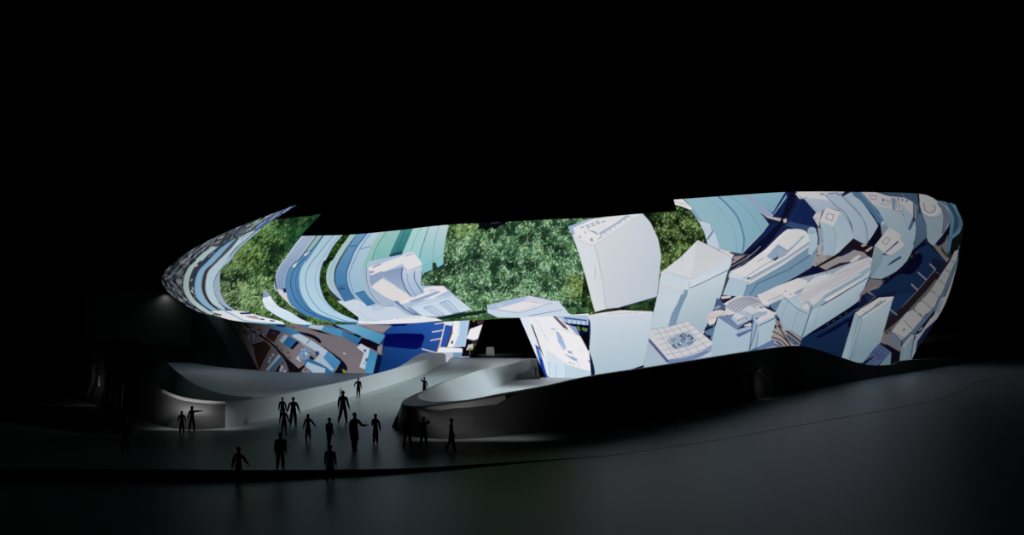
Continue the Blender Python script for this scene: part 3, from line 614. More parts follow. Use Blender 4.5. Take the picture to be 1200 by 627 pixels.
F(R3, [(246, 0), (460, 0), (432, 80), (372, 190), (345, 295), (180, 330), (210, 150)], (196, 210, 220), (180, 200, 212))
F(None, np.concatenate([Q(R2, [(336, 514), (372, 520)]), densify(Q(R3, [(525, 0), (472, 115), (442, 200), (412, 300)]), 3), densify(Q(R3, [(345, 300), (372, 190), (432, 80), (462, 0)]), 3), Q(R2, [(320, 560)])]), (126, 158, 184))
for d in (.3, .6, .85): L(R3, [(462 + 64 * d, 0), (432 + 42 * d, 80 + 20 * d), (372 + 68 * d, 190 + 8 * d), (345 + 66 * d, 295)], (76, 112, 150), .5)
F(None, np.concatenate([Q(R2, [(392, 508), (745, 340), (680, 560), (655, 624)]), densify(Q(R3, [(830, 0), (800, 75), (740, 205), (688, 335)]), 3), Q(R3, [(650, 372), (520, 252), (412, 292)]), densify(Q(R3, [(412, 292), (442, 200), (472, 118), (527, 0)]), 3)]), (194, 208, 216), (152, 178, 194), ((808, 330), (825, 392)))
L(None, np.concatenate([Q(R2, [(745, 335), (682, 560)]), Q(R3, [(800, 75), (740, 205), (682, 350)])]), (110, 140, 170), .5)

# ---- right: long round-ended building with a courtyard
F(R2, [(780, 220), (910, 195), (930, 200), (800, 330), (770, 345)], (34, 30, 44)); F(R2, [(800, 205), (905, 195), (800, 265), (775, 270)], (150, 138, 142)); L(R2, [(780, 300), (960, 190), (1050, 110)], (160, 150, 156), .7); F(R2, [(770, 340), (860, 285), (850, 300), (775, 345)], (110, 150, 190)); F(R2, [(785, 235), (806, 232), (800, 250)], (20, 30, 80))
F(None, np.concatenate([Q(R2, [(760, 350), (890, 290), (1200, 60)]), densify(Q(R6, [(180, 480), (215, 440), (262, 412), (330, 402), (400, 410), (450, 440), (482, 520), (470, 570)]), 3), Q(R5, [(545, 70), (320, 222), (0, 400)]), Q(R2, [(910, 405)])]), (213, 211, 213))
F(R6, [(10, 640), (180, 470), (262, 405), (300, 405), (215, 470), (60, 640)], (222, 219, 220))
F(R5, [(-40, 425), (0, 405), (320, 225), (548, 72), (558, 88), (300, 262), (0, 440), (-40, 455)], (150, 174, 200)); F(R5, [(-40, 425), (0, 428), (300, 255), (555, 85), (575, 95), (300, 285), (0, 460), (-60, 480)], (218, 212, 212))
L(R5, [(-30, 450), (0, 436), (300, 262), (560, 88)], (120, 148, 186), .5)
F(None, np.concatenate([Q(R5, [(-75, 500), (0, 455), (300, 285), (575, 96)]), Q(R5, [(612, 30), (632, 30), (612, 170), (600, 210), (562, 312), (350, 435), (60, 575), (-130, 610)])]), (186, 204, 217), (110, 148, 178), ((200, 330), (260, 480)))
F(R2, [(695, 565), (760, 400), (790, 375), (930, 440), (885, 585)], (166, 190, 208)); F(R2, [(760, 355), (820, 365), (900, 385), (935, 420), (930, 440), (750, 395)], (196, 206, 218)); L(R2, [(750, 398), (925, 460)], (190, 180, 190), .6); L(R2, [(870, 410), (935, 420)], (120, 150, 180), .5)
L(R5, [(590, 168), (350, 330), (60, 458), (-5, 560)], (62, 90, 142), 1.0, 0); L(R2, [(940, 440), (890, 575)], (90, 120, 160), .7); L(R5, [(560, 312), (350, 435), (60, 575)], (40, 56, 100), .6); L(R5, [(585, 180), (545, 330)], (120, 150, 180), .5)
F(R5, [(148, 205), (255, 92), (352, 155), (332, 190), (222, 248)], (120, 146, 182)); F(R5, [(250, 108), (348, 162), (328, 192), (258, 222)], (152, 168, 190)); F(R5, [(150, 206), (250, 112), (250, 200), (200, 232)], (136, 166, 196)); F(R5, [(200, 236), (255, 205), (262, 228), (225, 248)], (40, 46, 80)); F(R5, [(215, 250), (270, 215), (290, 225), (222, 262)], (214, 208, 204)); L(R5, [(252, 92), (354, 156)], (120, 146, 182), .5)
L(R6, [(412, 470), (345, 540), (270, 605)], (140, 166, 194), 1.7, 0); L(R5, [(495, 15), (350, 160)], (140, 166, 194), 1.7); L(R2, [(1025, 252), (1080, 215)], (150, 174, 200), 1.2); L(R2, [(900, 405), (1060, 300), (1170, 240)], (150, 176, 200), 1.2)
F(R6, [(450, 420), (462, 398), (490, 385), (520, 395), (532, 420), (545, 470), (545, 560), (490, 650), (455, 640), (470, 520)], (170, 200, 214), (160, 188, 206)); L(R6, list(zip(491 + 40 * np.cos(th), 416 + 30 * np.sin(th))) + [(531, 416)], (110, 146, 178), .6); F(R6, np.stack([491 + 30 * np.cos(th), 420 + 22 * np.sin(th)], 1), (150, 178, 198))

# ---- plaza, dark road, middle bent buildings
F(R5, [(600, 190), (640, 150), (800, 195), (600, 300), (560, 320)], (156, 148, 150)); F(R5, [(440, 400), (520, 350), (780, 195), (960, 50), (1060, 100), (1150, 60), (1160, 170), (1110, 210), (1090, 205), (960, 250), (720, 350), (700, 345), (540, 405)], (26, 18, 28)); F(R5, [(580, 290), (640, 310), (700, 320), (560, 400), (470, 400)], (10, 16, 52)); F(R5, [(480, 420), (600, 380), (720, 340), (720, 360), (520, 430)], (150, 146, 148))
F(R5, [(640, 300), (820, 205), (960, 142), (1060, 165), (1095, 205), (920, 255), (830, 265), (740, 320), (700, 330)], (150, 144, 147)); F(R5, [(720, 320), (800, 280), (890, 262), (890, 292), (760, 355), (720, 365)], (46, 36, 46)); F(R5, [(765, 350), (790, 312), (840, 292), (885, 292), (800, 342)], (48, 90, 140)); F(R5, [(820, 205), (900, 140), (970, 140), (860, 200)], (16, 24, 66), sm=2)
F(R5, np.stack([980 + 54 * np.cos(th) * .9 - 8 * np.sin(th), 228 - 28 * np.cos(th) * .9 + 26 * np.sin(th)], 1), (198, 198, 204)); F(R5, [(1030, 98), (1070, 85), (1090, 98), (1045, 116)], (170, 164, 164)); F(R5, [(1070, 150), (1130, 110), (1145, 120), (1090, 162)], (168, 162, 160))
for x, y in ((720, 195), (740, 205), (712, 215), (655, 258), (620, 272)): F(R5, [(x - 8, y + 8), (x, y - 10), (x + 8, y + 8)], (84, 100, 30))
F(R5, [(615, 190), (640, 195), (625, 205)], (40, 60, 110))
F(R6, [(330, 45), (610, 50), (690, 140), (560, 150), (420, 100)], (212, 207, 209)); F(R6, [(560, 50), (800, 50), (760, 95), (640, 95)], (196, 196, 204)); 
for q in ([(640, 65), (740, 60), (740, 72), (650, 78)], [(560, 70), (600, 66), (610, 84), (575, 84)], [(720, 80), (780, 64), (785, 76), (740, 92)]): F(R6, q, (110, 128, 166))
F(R6, [(408, 108), (540, 118), (682, 140), (762, 232), (620, 200), (575, 262), (535, 252), (470, 180)], (172, 190, 208), (156, 176, 200)); L(R6, [(450, 140), (540, 240)], (120, 146, 178), .5)
F(None, np.concatenate([Q(R6, [(590, 70), (790, 95), (860, 55)]), densify(Q(R6, [(860, 55), (960, 150), (1062, 290), (1112, 372)]), 3), Q(R6, [(1100, 402), (1050, 482), (1002, 542), (975, 542), (885, 492)]), densify(Q(R6, [(885, 492), (852, 350), (762, 236), (680, 140)]), 3)]), (184, 200, 214), (146, 172, 192), ((740, 100), (960, 500)))
L(R6, [(770, 90), (850, 170), (942, 270), (1000, 380), (1015, 535)], (84, 120, 160), 1.0); L(R6, [(800, 90), (880, 180), (960, 290), (990, 400), (992, 530)], (130, 160, 186), .6); L(R6, [(620, 90), (720, 190), (800, 250), (860, 360), (880, 485)], (70, 100, 146), .7)
F(R6, [(850, 55), (965, 62), (1045, 170), (1155, 312), (1130, 358), (1112, 330), (1062, 270), (960, 140)], (74, 124, 162), (60, 112, 164)); L(R6, [(940, 62), (1030, 180), (1145, 318)], (120, 160, 190), .6)
F(R6, [(620, 198), (766, 240), (695, 382), (562, 330)], (206, 204, 207)); L(R6, [(622, 296), (642, 258), (696, 270), (680, 326), (622, 300)], (80, 100, 140), .6, 0); F(R6, [(632, 290), (646, 264), (684, 272), (672, 312)], (212, 210, 212))
F(None, np.concatenate([Q(R6, [(562, 330), (695, 382)]), densify(Q(R6, [(695, 382), (716, 470), (712, 560), (695, 650)]), 3), Q(R6, [(590, 650), (600, 500)])]), (160, 190, 208), (156, 182, 202))
F(None, np.concatenate([Q(R6, [(695, 382), (766, 240)]), densify(Q(R6, [(766, 240), (842, 342), (886, 484)]), 3), Q(R6, [(745, 622), (690, 660)]), densify(Q(R6, [(695, 650), (712, 560), (716, 470), (695, 382)]), 3)]), (160, 186, 206), (170, 194, 208))
L(R6, [(695, 384), (716, 470), (712, 560), (695, 650)], (110, 144, 174), .5)
F(R6, [(500, 295), (530, 250), (585, 248), (560, 335), (560, 400), (545, 370)], (200, 194, 195)); F(R6, [(545, 390), (590, 400), (600, 500), (585, 640), (550, 640), (560, 500)], (150, 160, 180)); F(R6, [(540, 560), (580, 540), (575, 640), (540, 640)], (176, 168, 168))
for x, y in ((520, 312), (552, 378), (590, 508)): F(R6, [(x - 7, y), (x + 4, y - 8), (x + 9, y + 4), (x, y + 9)], (120, 124, 140))
F(R6, [(1100, 400), (1140, 350), (1160, 470), (1060, 560), (1010, 545), (1050, 480)], (8, 9, 34)); F(R6, [(1130, 340), (1160, 320), (1200, 360), (1200, 470), (1150, 470)], (120, 146, 172)); F(R6, [(1140, 345), (1165, 330), (1175, 350), (1155, 372)], (190, 186, 188))

# ---- helipad block and box tower at the plinth
F(R3, [(158, 440), (345, 620), (420, 700), (110, 700)], (164, 186, 202)); F(R3, [(165, 410), (345, 612), (350, 640), (330, 640), (160, 440)], (66, 92, 146)); L(R3, [(160, 445), (330, 640)], (200, 170, 170), .5)
F(R3, [(345, 612), (480, 590), (640, 530), (782, 465), (768, 525), (620, 600), (500, 650), (350, 650)], (106, 132, 178)); F(R3, [(480, 640), (630, 595), (765, 525), (770, 580), (640, 640)], (176, 196, 210)); F(R3, [(700, 520), (770, 480), (765, 520), (730, 540)], (140, 160, 190))
hp = densify(Q(R3, [(175, 330), (300, 312), (420, 282), (522, 250)]), 4)
F(None, np.concatenate([hp, densify(Q(R3, [(522, 250), (600, 320), (690, 390), (782, 465)]), 3), densify(Q(R3, [(782, 465), (640, 545), (480, 595), (345, 616)]), 4), densify(Q(R3, [(345, 616), (250, 505), (165, 410)]), 3)]), (203, 203, 207))
tl, tr, br, bl = (np.array(v, float) for v in ((175, 330), (522, 250), (782, 465), (345, 616)))
def hq(u, v):
    p = tl * (1 - u) * (1 - v) + tr * u * (1 - v) + br * u * v + bl * (1 - u) * v
    return p + np.array([0, 26 * math.sin(math.pi * u) * (.3 + .7 * v)]) * (.8 if v > .5 else .3)
F(R3, [hq(.22, .40), hq(.60, .33), hq(.80, .36), hq(.80, .66), hq(.60, .76), hq(.24, .74)], (148, 170, 190))
for q, c in (([(.26, .60), (.32, .55), (.34, .66), (.30, .72)], (40, 56, 104)), ([(.38, .58), (.46, .54), (.45, .66), (.40, .68)], (52, 70, 118)), ([(.49, .52), (.60, .46), (.62, .54), (.52, .62)], (70, 94, 140)), ([(.52, .40), (.66, .36), (.70, .44), (.60, .50)], (36, 52, 102)), ([(.66, .48), (.76, .44), (.77, .58), (.70, .60)], (46, 64, 112)), ([(.56, .64), (.72, .62), (.70, .70), (.58, .72)], (96, 122, 160)), ([(.30, .44), (.44, .41), (.43, .48), (.32, .52)], (120, 146, 174))):
    F(R3, [hq(*p) for p in q], c)
for q in ([(.30, .58), (.36, .62), (.33, .66)], [(.42, .55), (.49, .60), (.44, .63)], [(.58, .40), (.66, .42), (.62, .47)], [(.68, .50), (.75, .52), (.71, .56)], [(.52, .55), (.58, .52), (.57, .58)]):
    F(R3, [hq(*p) for p in q], (198, 203, 212))
for k in range(1, 6): L(R3, [hq(k / 6, v) for v in np.linspace(0, 1, 7)], (134, 148, 172), .55)
for k in range(1, 6): L(R3, [hq(u, k / 6) for u in np.linspace(0, 1, 7)], (134, 148, 172), .55)
L(R3, [hq(u, 1) for u in np.linspace(0, 1, 7)], (90, 104, 140), .5); L(R3, [(175, 330), (300, 312), (420, 282), (522, 250)], (110, 124, 150), .4)
F(R3, [(680, 330), (760, 270), (790, 300), (770, 400), (755, 430), (690, 370)], (84, 118, 150))
for q in ([(690, 310), (770, 290), (765, 310), (690, 345)], [(700, 380), (745, 385), (740, 415)], [(770, 545), (810, 580), (765, 590)], [(680, 340), (700, 330), (690, 350)]): F(R3, q, (18, 24, 60))
F(R3, [(800, 30), (870, 90), (920, 110), (860, 140), (780, 160), (770, 140)], (70, 90, 130)); F(R3, [(838, 22), (925, 12), (935, 30), (850, 42)], (214, 202, 198)); F(R3, [(830, 45), (920, 35), (850, 60)], (50, 40, 56)); F(R3, [(860, 90), (980, 20), (1050, 12), (1000, 60), (900, 110)], (208, 205, 204)); F(R3, [(770, 130), (820, 100), (840, 120), (790, 140)], (130, 156, 186))
F(R3, [(880, 120), (960, 130), (1010, 180), (900, 195), (880, 160)], (206, 202, 202))
F(R3, [(722, 275), (705, 235), (730, 175), (800, 148), (866, 150), (895, 178), (880, 200), (800, 212), (775, 270), (740, 288)], (208, 201, 200), (182, 176, 180), sm=2); F(R3, [(730, 230), (800, 215), (780, 275), (722, 285)], (214, 204, 200)); L(R3, [(728, 232), (810, 212), (870, 170)], (150, 146, 156), .5)
F(R4, [(80, 120), (110, 75), (180, 35), (270, 15), (380, 22), (450, 55), (485, 85), (490, 120), (430, 110), (330, 130), (200, 185), (130, 150)], (172, 174, 186))
for k in range(5): L(R4, [(100 + k * 25, 125 + k * 14), (140 + k * 26, 80 + k * 12), (230 + k * 24, 40 + k * 11), (330 + k * 22, 30 + k * 10)], (112, 124, 152), .7)
F(R3, [(810, 215), (985, 330), (1140, 345), (1120, 540), (960, 700), (740, 700), (755, 420)], (166, 190, 208), (156, 182, 200))
F(R4, [(560, 250), (540, 330), (515, 430), (552, 470), (560, 500), (360, 520), (300, 530), (330, 330), (390, 235)], (64, 96, 136))
F(R3, [(810, 215), (940, 188), (1095, 250), (985, 332)], (108, 128, 168)); F(R4, [(180, 335), (320, 290), (330, 330), (210, 390)], (150, 174, 200)); F(R4, [(175, 375), (330, 322), (335, 335), (205, 402)], (84, 104, 154)); F(R4, [(250, 292), (315, 265), (330, 290), (270, 300)], (206, 200, 200))
F(R4, [(335, 245), (390, 235), (320, 520), (300, 528)], (84, 116, 150)); F(R4, [(345, 260), (400, 250), (400, 300), (365, 500), (310, 525)], (150, 176, 196)); L(R4, [(388, 238), (345, 400), (305, 522)], (40, 70, 116), .8)
F(R4, [(395, 280), (560, 212), (545, 310), (512, 432), (372, 505), (390, 380)], (168, 192, 207), (158, 184, 202)); F(R4, [(330, 225), (380, 235), (560, 160), (570, 205), (400, 292), (385, 285)], (170, 190, 208)); F(R4, [(375, 240), (470, 135), (560, 178), (560, 195), (390, 262)], (206, 204, 207)); L(R4, [(400, 292), (560, 215)], (56, 76, 124), 1.0); F(R4, [(540, 190), (572, 190), (575, 215), (545, 225)], (60, 86, 130))
F(R4, [(132, 225), (160, 190), (240, 148), (335, 185), (325, 235), (195, 290)], (168, 184, 204)); F(R4, [(150, 200), (192, 176), (270, 212), (200, 240)], (204, 203, 206)); F(R4, [(235, 150), (300, 105), (420, 150), (400, 175), (330, 190)], (200, 200, 205)); F(R4, [(335, 182), (420, 158), (470, 150), (472, 185), (335, 240)], (150, 172, 198)); F(R4, [(360, 120), (410, 100), (470, 135), (470, 155), (420, 165)], (212, 209, 210)); L(R4, [(195, 245), (270, 215), (280, 240)], (70, 90, 140), .7); L(R4, [(130, 228), (195, 292), (330, 240)], (96, 120, 160), .6); F(R4, [(255, 150), (330, 182), (325, 230), (285, 235)], (160, 180, 204)); F(R4, [(385, 118), (430, 110), (430, 135), (400, 130)], (120, 140, 176))
F(R4, [(368, 502), (515, 430), (550, 468), (548, 486), (400, 525)], (92, 118, 168)); F(R4, [(400, 520), (548, 484), (548, 510), (420, 560)], (160, 184, 202))
# pier with black bars
F(R4, [(545, 235), (580, 250), (800, 420), (880, 500), (880, 560), (560, 500), (515, 410), (525, 345), (550, 300)], (160, 150, 150))
for pts, w in (([(560, 255), (700, 370), (860, 490)], 1.0), ([(575, 290), (630, 380), (690, 480)], 1.4), ([(528, 345), (620, 400), (700, 490)], 1.2), ([(515, 400), (600, 430), (660, 490)], 1.2), ([(580, 290), (760, 430), (850, 500)], 1.1)): L(R4, pts, (18, 12, 18), w)
F(R4, [(540, 430), (575, 435), (630, 485), (590, 480)], (60, 90, 140)); F(R4, [(650, 370), (680, 385), (800, 480), (740, 470), (680, 420)], (52, 84, 130)); F(R4, [(540, 285), (560, 290), (560, 320), (540, 320)], (14, 26, 70)); L(R4, [(545, 470), (590, 490)], (18, 12, 18), 1.0); L(R4, [(650, 372), (690, 440), (740, 472)], (18, 12, 18), .8)

# ---- long building parallel to the water
F(R5, [(60, 575), (440, 410), (700, 345), (1100, 205), (1140, 290), (1100, 410), (1000, 640), (640, 900), (300, 900), (240, 700)], (150, 172, 190))
F(R4, [(840, 400), (1200, 150), (1330, 60), (1330, 640), (900, 600), (820, 450)], (14, 38, 80), (20, 46, 88)); F(R4, [(830, 435), (1200, 225), (1330, 140), (1330, 260), (1200, 330), (1060, 385), (1025, 420), (1010, 462), (960, 492), (880, 490)], (4, 6, 44), sm=0)
F(R4, [(790, 410), (1200, 145), (1330, 60), (1330, 110), (1200, 215), (830, 440)], (3, 5, 28)); L(R4, [(830, 440), (1200, 222), (1320, 140)], (60, 100, 146), .8)
for k in range(12): F(R4, [(830 + k * 54 - 9, 415 - k * 33), (830 + k * 54, 398 - k * 33), (830 + k * 54 + 10, 404 - k * 33), (838 + k * 54, 418 - k * 33)], (66, 84, 26))
F(R5, [(60, 570), (250, 480), (440, 408), (530, 430), (560, 470), (500, 490), (440, 560), (250, 660), (120, 660)], (212, 209, 210)); F(R5, [(400, 545), (540, 475), (560, 482), (420, 560)], (130, 160, 186)); F(R5, [(150, 605), (270, 555), (275, 565), (170, 620)], (110, 140, 170)); F(R4, [(380, 0), (500, -20), (640, 0), (500, 95), (470, 60)], (206, 204, 206)); F(R4, [(490, 80), (620, 10), (640, 25), (500, 95)], (190, 196, 206)); F(R4, [(490, 98), (640, 30), (620, 80), (545, 155), (510, 120)], (90, 126, 160)); L(R4, [(480, 62), (620, 0)], (110, 130, 160), .6)
for x, y in ((322, 528), (530, 440), (370, 560)): F(R5, [(x - 8, y + 4), (x + 8, y - 6), (x + 12, y + 2), (x - 4, y + 10)], (110, 130, 160))
F(R5, [(500, 490), (600, 390), (740, 352), (750, 380), (900, 290), (1110, 205), (1135, 290), (1000, 365), (760, 500), (640, 600), (440, 640), (460, 560)], (198, 197, 204))
F(R5, [(520, 470), (600, 385), (700, 365), (720, 400), (560, 480)], (204, 208, 214)); L(R5, [(520, 450), (620, 390), (740, 352), (890, 280), (1100, 210)], (130, 150, 180), .5); F(R5, [(700, 345), (720, 340), (725, 365), (705, 372)], (140, 150, 170))
F(R5, [(480, 560), (760, 420), (1110, 215), (1120, 265), (900, 400), (640, 560), (500, 620)], (190, 189, 198)); L(R5, [(780, 385), (930, 315)], (120, 130, 160), .5)
F(R5, [(650, 590), (1030, 372), (1045, 380), (1040, 395), (680, 600)], (134, 166, 190)); F(R5, [(640, 575), (1020, 362), (1035, 368), (650, 588)], (214, 208, 208)); F(R5, [(680, 612), (1050, 395), (1120, 330), (1122, 345), (1060, 410), (720, 625)], (214, 209, 209))
F(None, np.concatenate([Q(R5, [(1128, 325), (1100, 412), (1062, 500), (1000, 630)]), Q(R4, [(1200, 155), (890, 350), (800, 412), (860, 170), (980, 105), (1200, -20)])]), (176, 198, 212), (116, 154, 178), ((980, 345), (1000, 385)))
L(R4, [(980, 105), (1180, -10)], (24, 44, 96), 1.0); L(R5, [(740, 620), (1095, 405)], (30, 50, 100), .9)
F(R4, [(548, 165), (628, 20), (690, 40), (760, 8), (800, 70), (812, 110), (858, 172), (880, 160), (800, 412), (700, 340), (600, 250)], (166, 191, 206), (144, 174, 192)); F(R4, [(668, 60), (690, 45), (760, 8), (800, 80), (768, 142)], (172, 195, 210))
L(R4, [(628, 28), (768, 142), (850, 178)], (84, 106, 146), .7); L(R4, [(665, 70), (590, 245)], (110, 144, 170), .5); L(R4, [(768, 142), (700, 335)], (110, 144, 170), .5); L(R4, [(895, 110), (795, 408)], (60, 96, 136), 1.2); L(R4, [(975, 105), (890, 345)], (120, 154, 176), .5)
F(R4, [(790, 118), (845, 80), (870, 130), (850, 178)], (176, 192, 206)); F(R4, [(795, 112), (850, 78), (866, 120), (840, 150)], (206, 202, 202)); F(R4, [(860, 60), (1000, -40), (1060, -40), (960, 60), (900, 105)], (200, 202, 207)); L(R4, [(762, 10), (812, 108)], (214, 206, 208), .6)
F(R4, [(770, 0), (880, -40), (960, -60), (900, 20), (830, 70), (805, 100)], (192, 190, 198))
F(R5, [(1100, 210), (1135, 220), (1145, 285), (1125, 300)], (200, 206, 214)); L(R5, [(1108, 225), (1130, 300)], (110, 130, 160), .5)
# ---- right end, painted dimmer to imitate LED falloff at a slanting view
F(R7, [(640, 600), (800, 520), (960, 480), (1040, 300), (1060, 640), (640, 640)], (10, 14, 18))
F(R8, [(560, 80), (600, 40), (702, 8), (780, 80), (862, 170), (858, 200), (800, 282), (760, 270), (600, 440), (440, 640), (340, 640), (400, 440), (210, 495), (155, 458), (250, 400), (400, 270)], (15, 42, 86), (10, 36, 80))
F(R8, [(400, 300), (560, 130), (600, 95), (632, 92), (652, 130), (640, 190), (600, 240), (560, 282), (520, 297), (460, 285)], (5, 7, 40)); F(R8, [(240, 380), (300, 300), (480, 180), (560, 60), (660, -10), (690, 10), (600, 60), (560, 160), (450, 270), (300, 385)], (7, 9, 38))
F(R8, [(740, 140), (860, 170), (850, 210), (800, 280), (760, 260), (730, 200)], (10, 26, 62))
F(R9, [(585, 60), (640, -30), (800, -60), (760, 0), (640, 130), (560, 190)], (15, 44, 90))
F(R8, [(105, 420), (150, 335), (260, 340), (280, 370), (240, 420), (150, 450), (210, 500), (100, 600), (50, 640), (60, 480)], (116, 109, 114)); F(R8, [(80, 480), (120, 460), (200, 500), (140, 560), (80, 600), (40, 620)], (12, 22, 58)); F(R8, [(110, 490), (200, 490), (140, 560)], (20, 38, 84)); L(R8, [(150, 445), (215, 405)], (150, 140, 146), .8); L(R8, [(80, 485), (115, 468)], (140, 130, 136), .9)
for k in range(8): F(R8, [(270 + k * 44, 365 - k * 38 - (k > 3) * 6), (284 + k * 44, 340 - k * 38), (298 + k * 44, 345 - k * 38), (284 + k * 44, 368 - k * 38)], (56, 72, 18))
# domed and bent blocks along the top
F(R7, [(70, 55), (200, 55), (355, 100), (400, 110), (372, 222), (190, 182), (120, 120)], (190, 187, 191)); F(R7, [(350, 90), (560, 120), (562, 290), (500, 225), (462, 270), (375, 225)], (182, 181, 187))
F(R7, [(355, 105), (400, 120), (392, 240), (365, 210)], (110, 140, 170))
for q in ([(150, 85), (215, 90), (215, 130), (165, 122)], [(270, 120), (292, 124), (288, 145), (270, 140)], [(310, 130), (350, 138), (345, 158), (312, 152)], [(405, 140), (430, 145), (425, 210), (405, 200)], [(440, 180), (470, 190), (462, 250), (440, 240)]): L(R7, q + q[:1], (100, 114, 144), .6, 0)
F(R7, [(275, 120), (292, 124), (288, 142), (274, 138)], (90, 120, 160))
for k in range(4): L(R7, [(255 + k * 24, 165 + k * 4), (272 + k * 24, 169 + k * 4)], (120, 126, 150), .8); F(R7, [(395 + k * 18, 235 + k * 3), (408 + k * 18, 222), (404 + k * 18, 250)], (120, 130, 150))
F(None, np.concatenate([Q(R7, [(190, 182), (372, 222), (462, 272)]), densify(Q(R7, [(462, 272), (545, 330), (582, 340), (585, 440), (555, 560), (480, 650)]), 2), Q(R7, [(330, 650), (300, 450), (330, 400), (270, 300), (240, 240)])]), (156, 180, 197), (134, 162, 182))
F(R7, [(470, 190), (560, 290), (545, 360), (500, 430), (470, 330)], (146, 172, 190)); F(R7, [(512, 405), (552, 305), (570, 345), (535, 415)], (70, 92, 140)); L(R7, [(470, 260), (490, 340), (515, 410)], (110, 140, 168), .5)
F(R7, [(195, 45), (420, 48), (600, 62), (622, 110), (618, 185), (560, 150), (480, 110), (380, 100), (290, 80)], (50, 82, 118), (60, 84, 116)); L(R7, [(280, 70), (320, 85)], (20, 30, 40), .8); L(R7, [(450, 60), (475, 105)], (150, 130, 120), .5)
for k in range(6): F(R7, [(395 + k * 20, 108 + k * 4), (408 + k * 20, 110 + k * 4), (406 + k * 20, 130 + k * 4), (394 + k * 20, 126 + k * 4)], (60, 80, 110) if k % 2 else (170, 170, 178))
F(R7, [(0, 55), (78, 60), (190, 182), (275, 300), (258, 355), (225, 340), (180, 262), (60, 130), (0, 90)], (68, 114, 152), (64, 112, 160)); L(R7, [(60, 60), (170, 180), (268, 318)], (120, 156, 186), .6)
F(R7, [(560, 150), (620, 190), (605, 330), (595, 375), (575, 330)], (80, 104, 134)); L(R7, [(582, 170), (580, 300)], (150, 160, 176), .6); L(R7, [(612, 200), (598, 365)], (30, 44, 80), .6)
F(R7, [(600, 300), (625, 240), (690, 380), (688, 480), (560, 600), (480, 650), (560, 560), (590, 440)], (76, 108, 140), (60, 92, 124))
F(R7, [(600, 62), (660, 70), (640, 120), (620, 215), (605, 120)], (8, 10, 16))
F(None, np.concatenate([densify(Q(R7, [(620, 70), (680, 85), (760, 130), (850, 170), (900, 230), (906, 300), (895, 370), (830, 470)]), 3), Q(R7, [(752, 560), (690, 490), (686, 370), (640, 250), (622, 180)])]), (160, 172, 184), (104, 136, 158), ((720, 120), (780, 540)))
F(R7, [(615, 72), (690, 85), (800, 150), (830, 240), (760, 290), (660, 260), (630, 200)], (176, 177, 181), sm=2); L(R7, [(660, 160), (668, 215), (700, 250), (750, 240), (770, 205), (745, 180)], (90, 100, 130), .9); L(R7, [(655, 235), (720, 275), (780, 250), (790, 215)], (206, 204, 206), .8); L(R7, [(632, 230), (690, 290), (760, 300), (830, 290)], (120, 140, 160), .5)
F(R7, [(780, 145), (850, 180), (905, 260), (905, 320), (852, 440), (825, 450), (850, 330), (835, 230)], (92, 108, 134)); L(R7, [(790, 160), (845, 260), (838, 420)], (66, 84, 120), .7)
F(R7, [(905, 330), (880, 420), (820, 480), (760, 560), (780, 590), (850, 600), (890, 480)], (8, 10, 14)); F(R7, [(690, 480), (750, 500), (800, 490), (745, 560), (700, 520)], (140, 158, 172)); F(R7, [(750, 560), (800, 520), (860, 500), (890, 450), (880, 620), (800, 620)], (112, 105, 108)); F(R7, [(770, 545), (800, 500), (880, 470), (860, 520), (830, 550), (790, 566)], (12, 16, 48))
F(None, np.concatenate([densify(Q(R7, [(790, 135), (860, 170), (905, 260), (905, 400), (885, 530), (855, 640)]), 3), densify(Q(R7, [(900, 640), (930, 530), (1002, 430), (1030, 330), (1020, 240), (960, 160)]), 3)]), (80, 132, 156), (60, 112, 150))
F(R7, [(860, 140), (920, 175), (985, 300), (985, 390), (930, 450), (945, 300), (890, 190)], (36, 72, 104), sm=3); F(R7, [(960, 165), (1010, 220), (1030, 330), (1000, 430), (990, 300)], (60, 104, 130))
F(R7, [(925, 500), (1000, 440), (1020, 460), (960, 620), (900, 640)], (10, 16, 12))
# box on the bent block
F(R7, [(335, 385), (446, 456), (440, 502), (285, 625), (200, 560)], (190, 188, 190)); L(R7, [(268, 525), (312, 482), (346, 500), (306, 552), (268, 525)], (80, 96, 130), .6, 0); F(R8, [(60, 640), (60, 600)], (0, 0, 0)) if False else None
F(R8, [(200, 18), (285, 82), (270, 112), (250, 200), (170, 330), (155, 325), (168, 180)], (136, 160, 175), (110, 140, 160)); F(R7, [(446, 456), (440, 505), (285, 625), (280, 650), (440, 560)], (90, 120, 150)); F(R8, [(270, 90), (440, -40), (482, 18), (360, 112), (330, 112)], (190, 187, 188)); F(R8, [(270, 112), (420, -25), (425, -10), (285, 108)], (40, 60, 116))
F(None, np.concatenate([Q(R8, [(155, 328), (250, 195), (272, 112), (360, 114), (482, 20)]), densify(Q(R8, [(482, 20), (560, 10), (555, 60), (500, 165), (400, 265), (262, 336)]), 2)]), (136, 166, 184), (106, 138, 160), ((400, 60), (300, 320)))
F(R8, [(310, 216), (360, 170), (440, 120), (456, 135), (362, 192)], (42, 62, 116)); L(R8, [(272, 115), (252, 196), (165, 325)], (100, 130, 156), .5); L(R8, [(155, 330), (262, 338), (400, 268)], (40, 56, 84), .6)
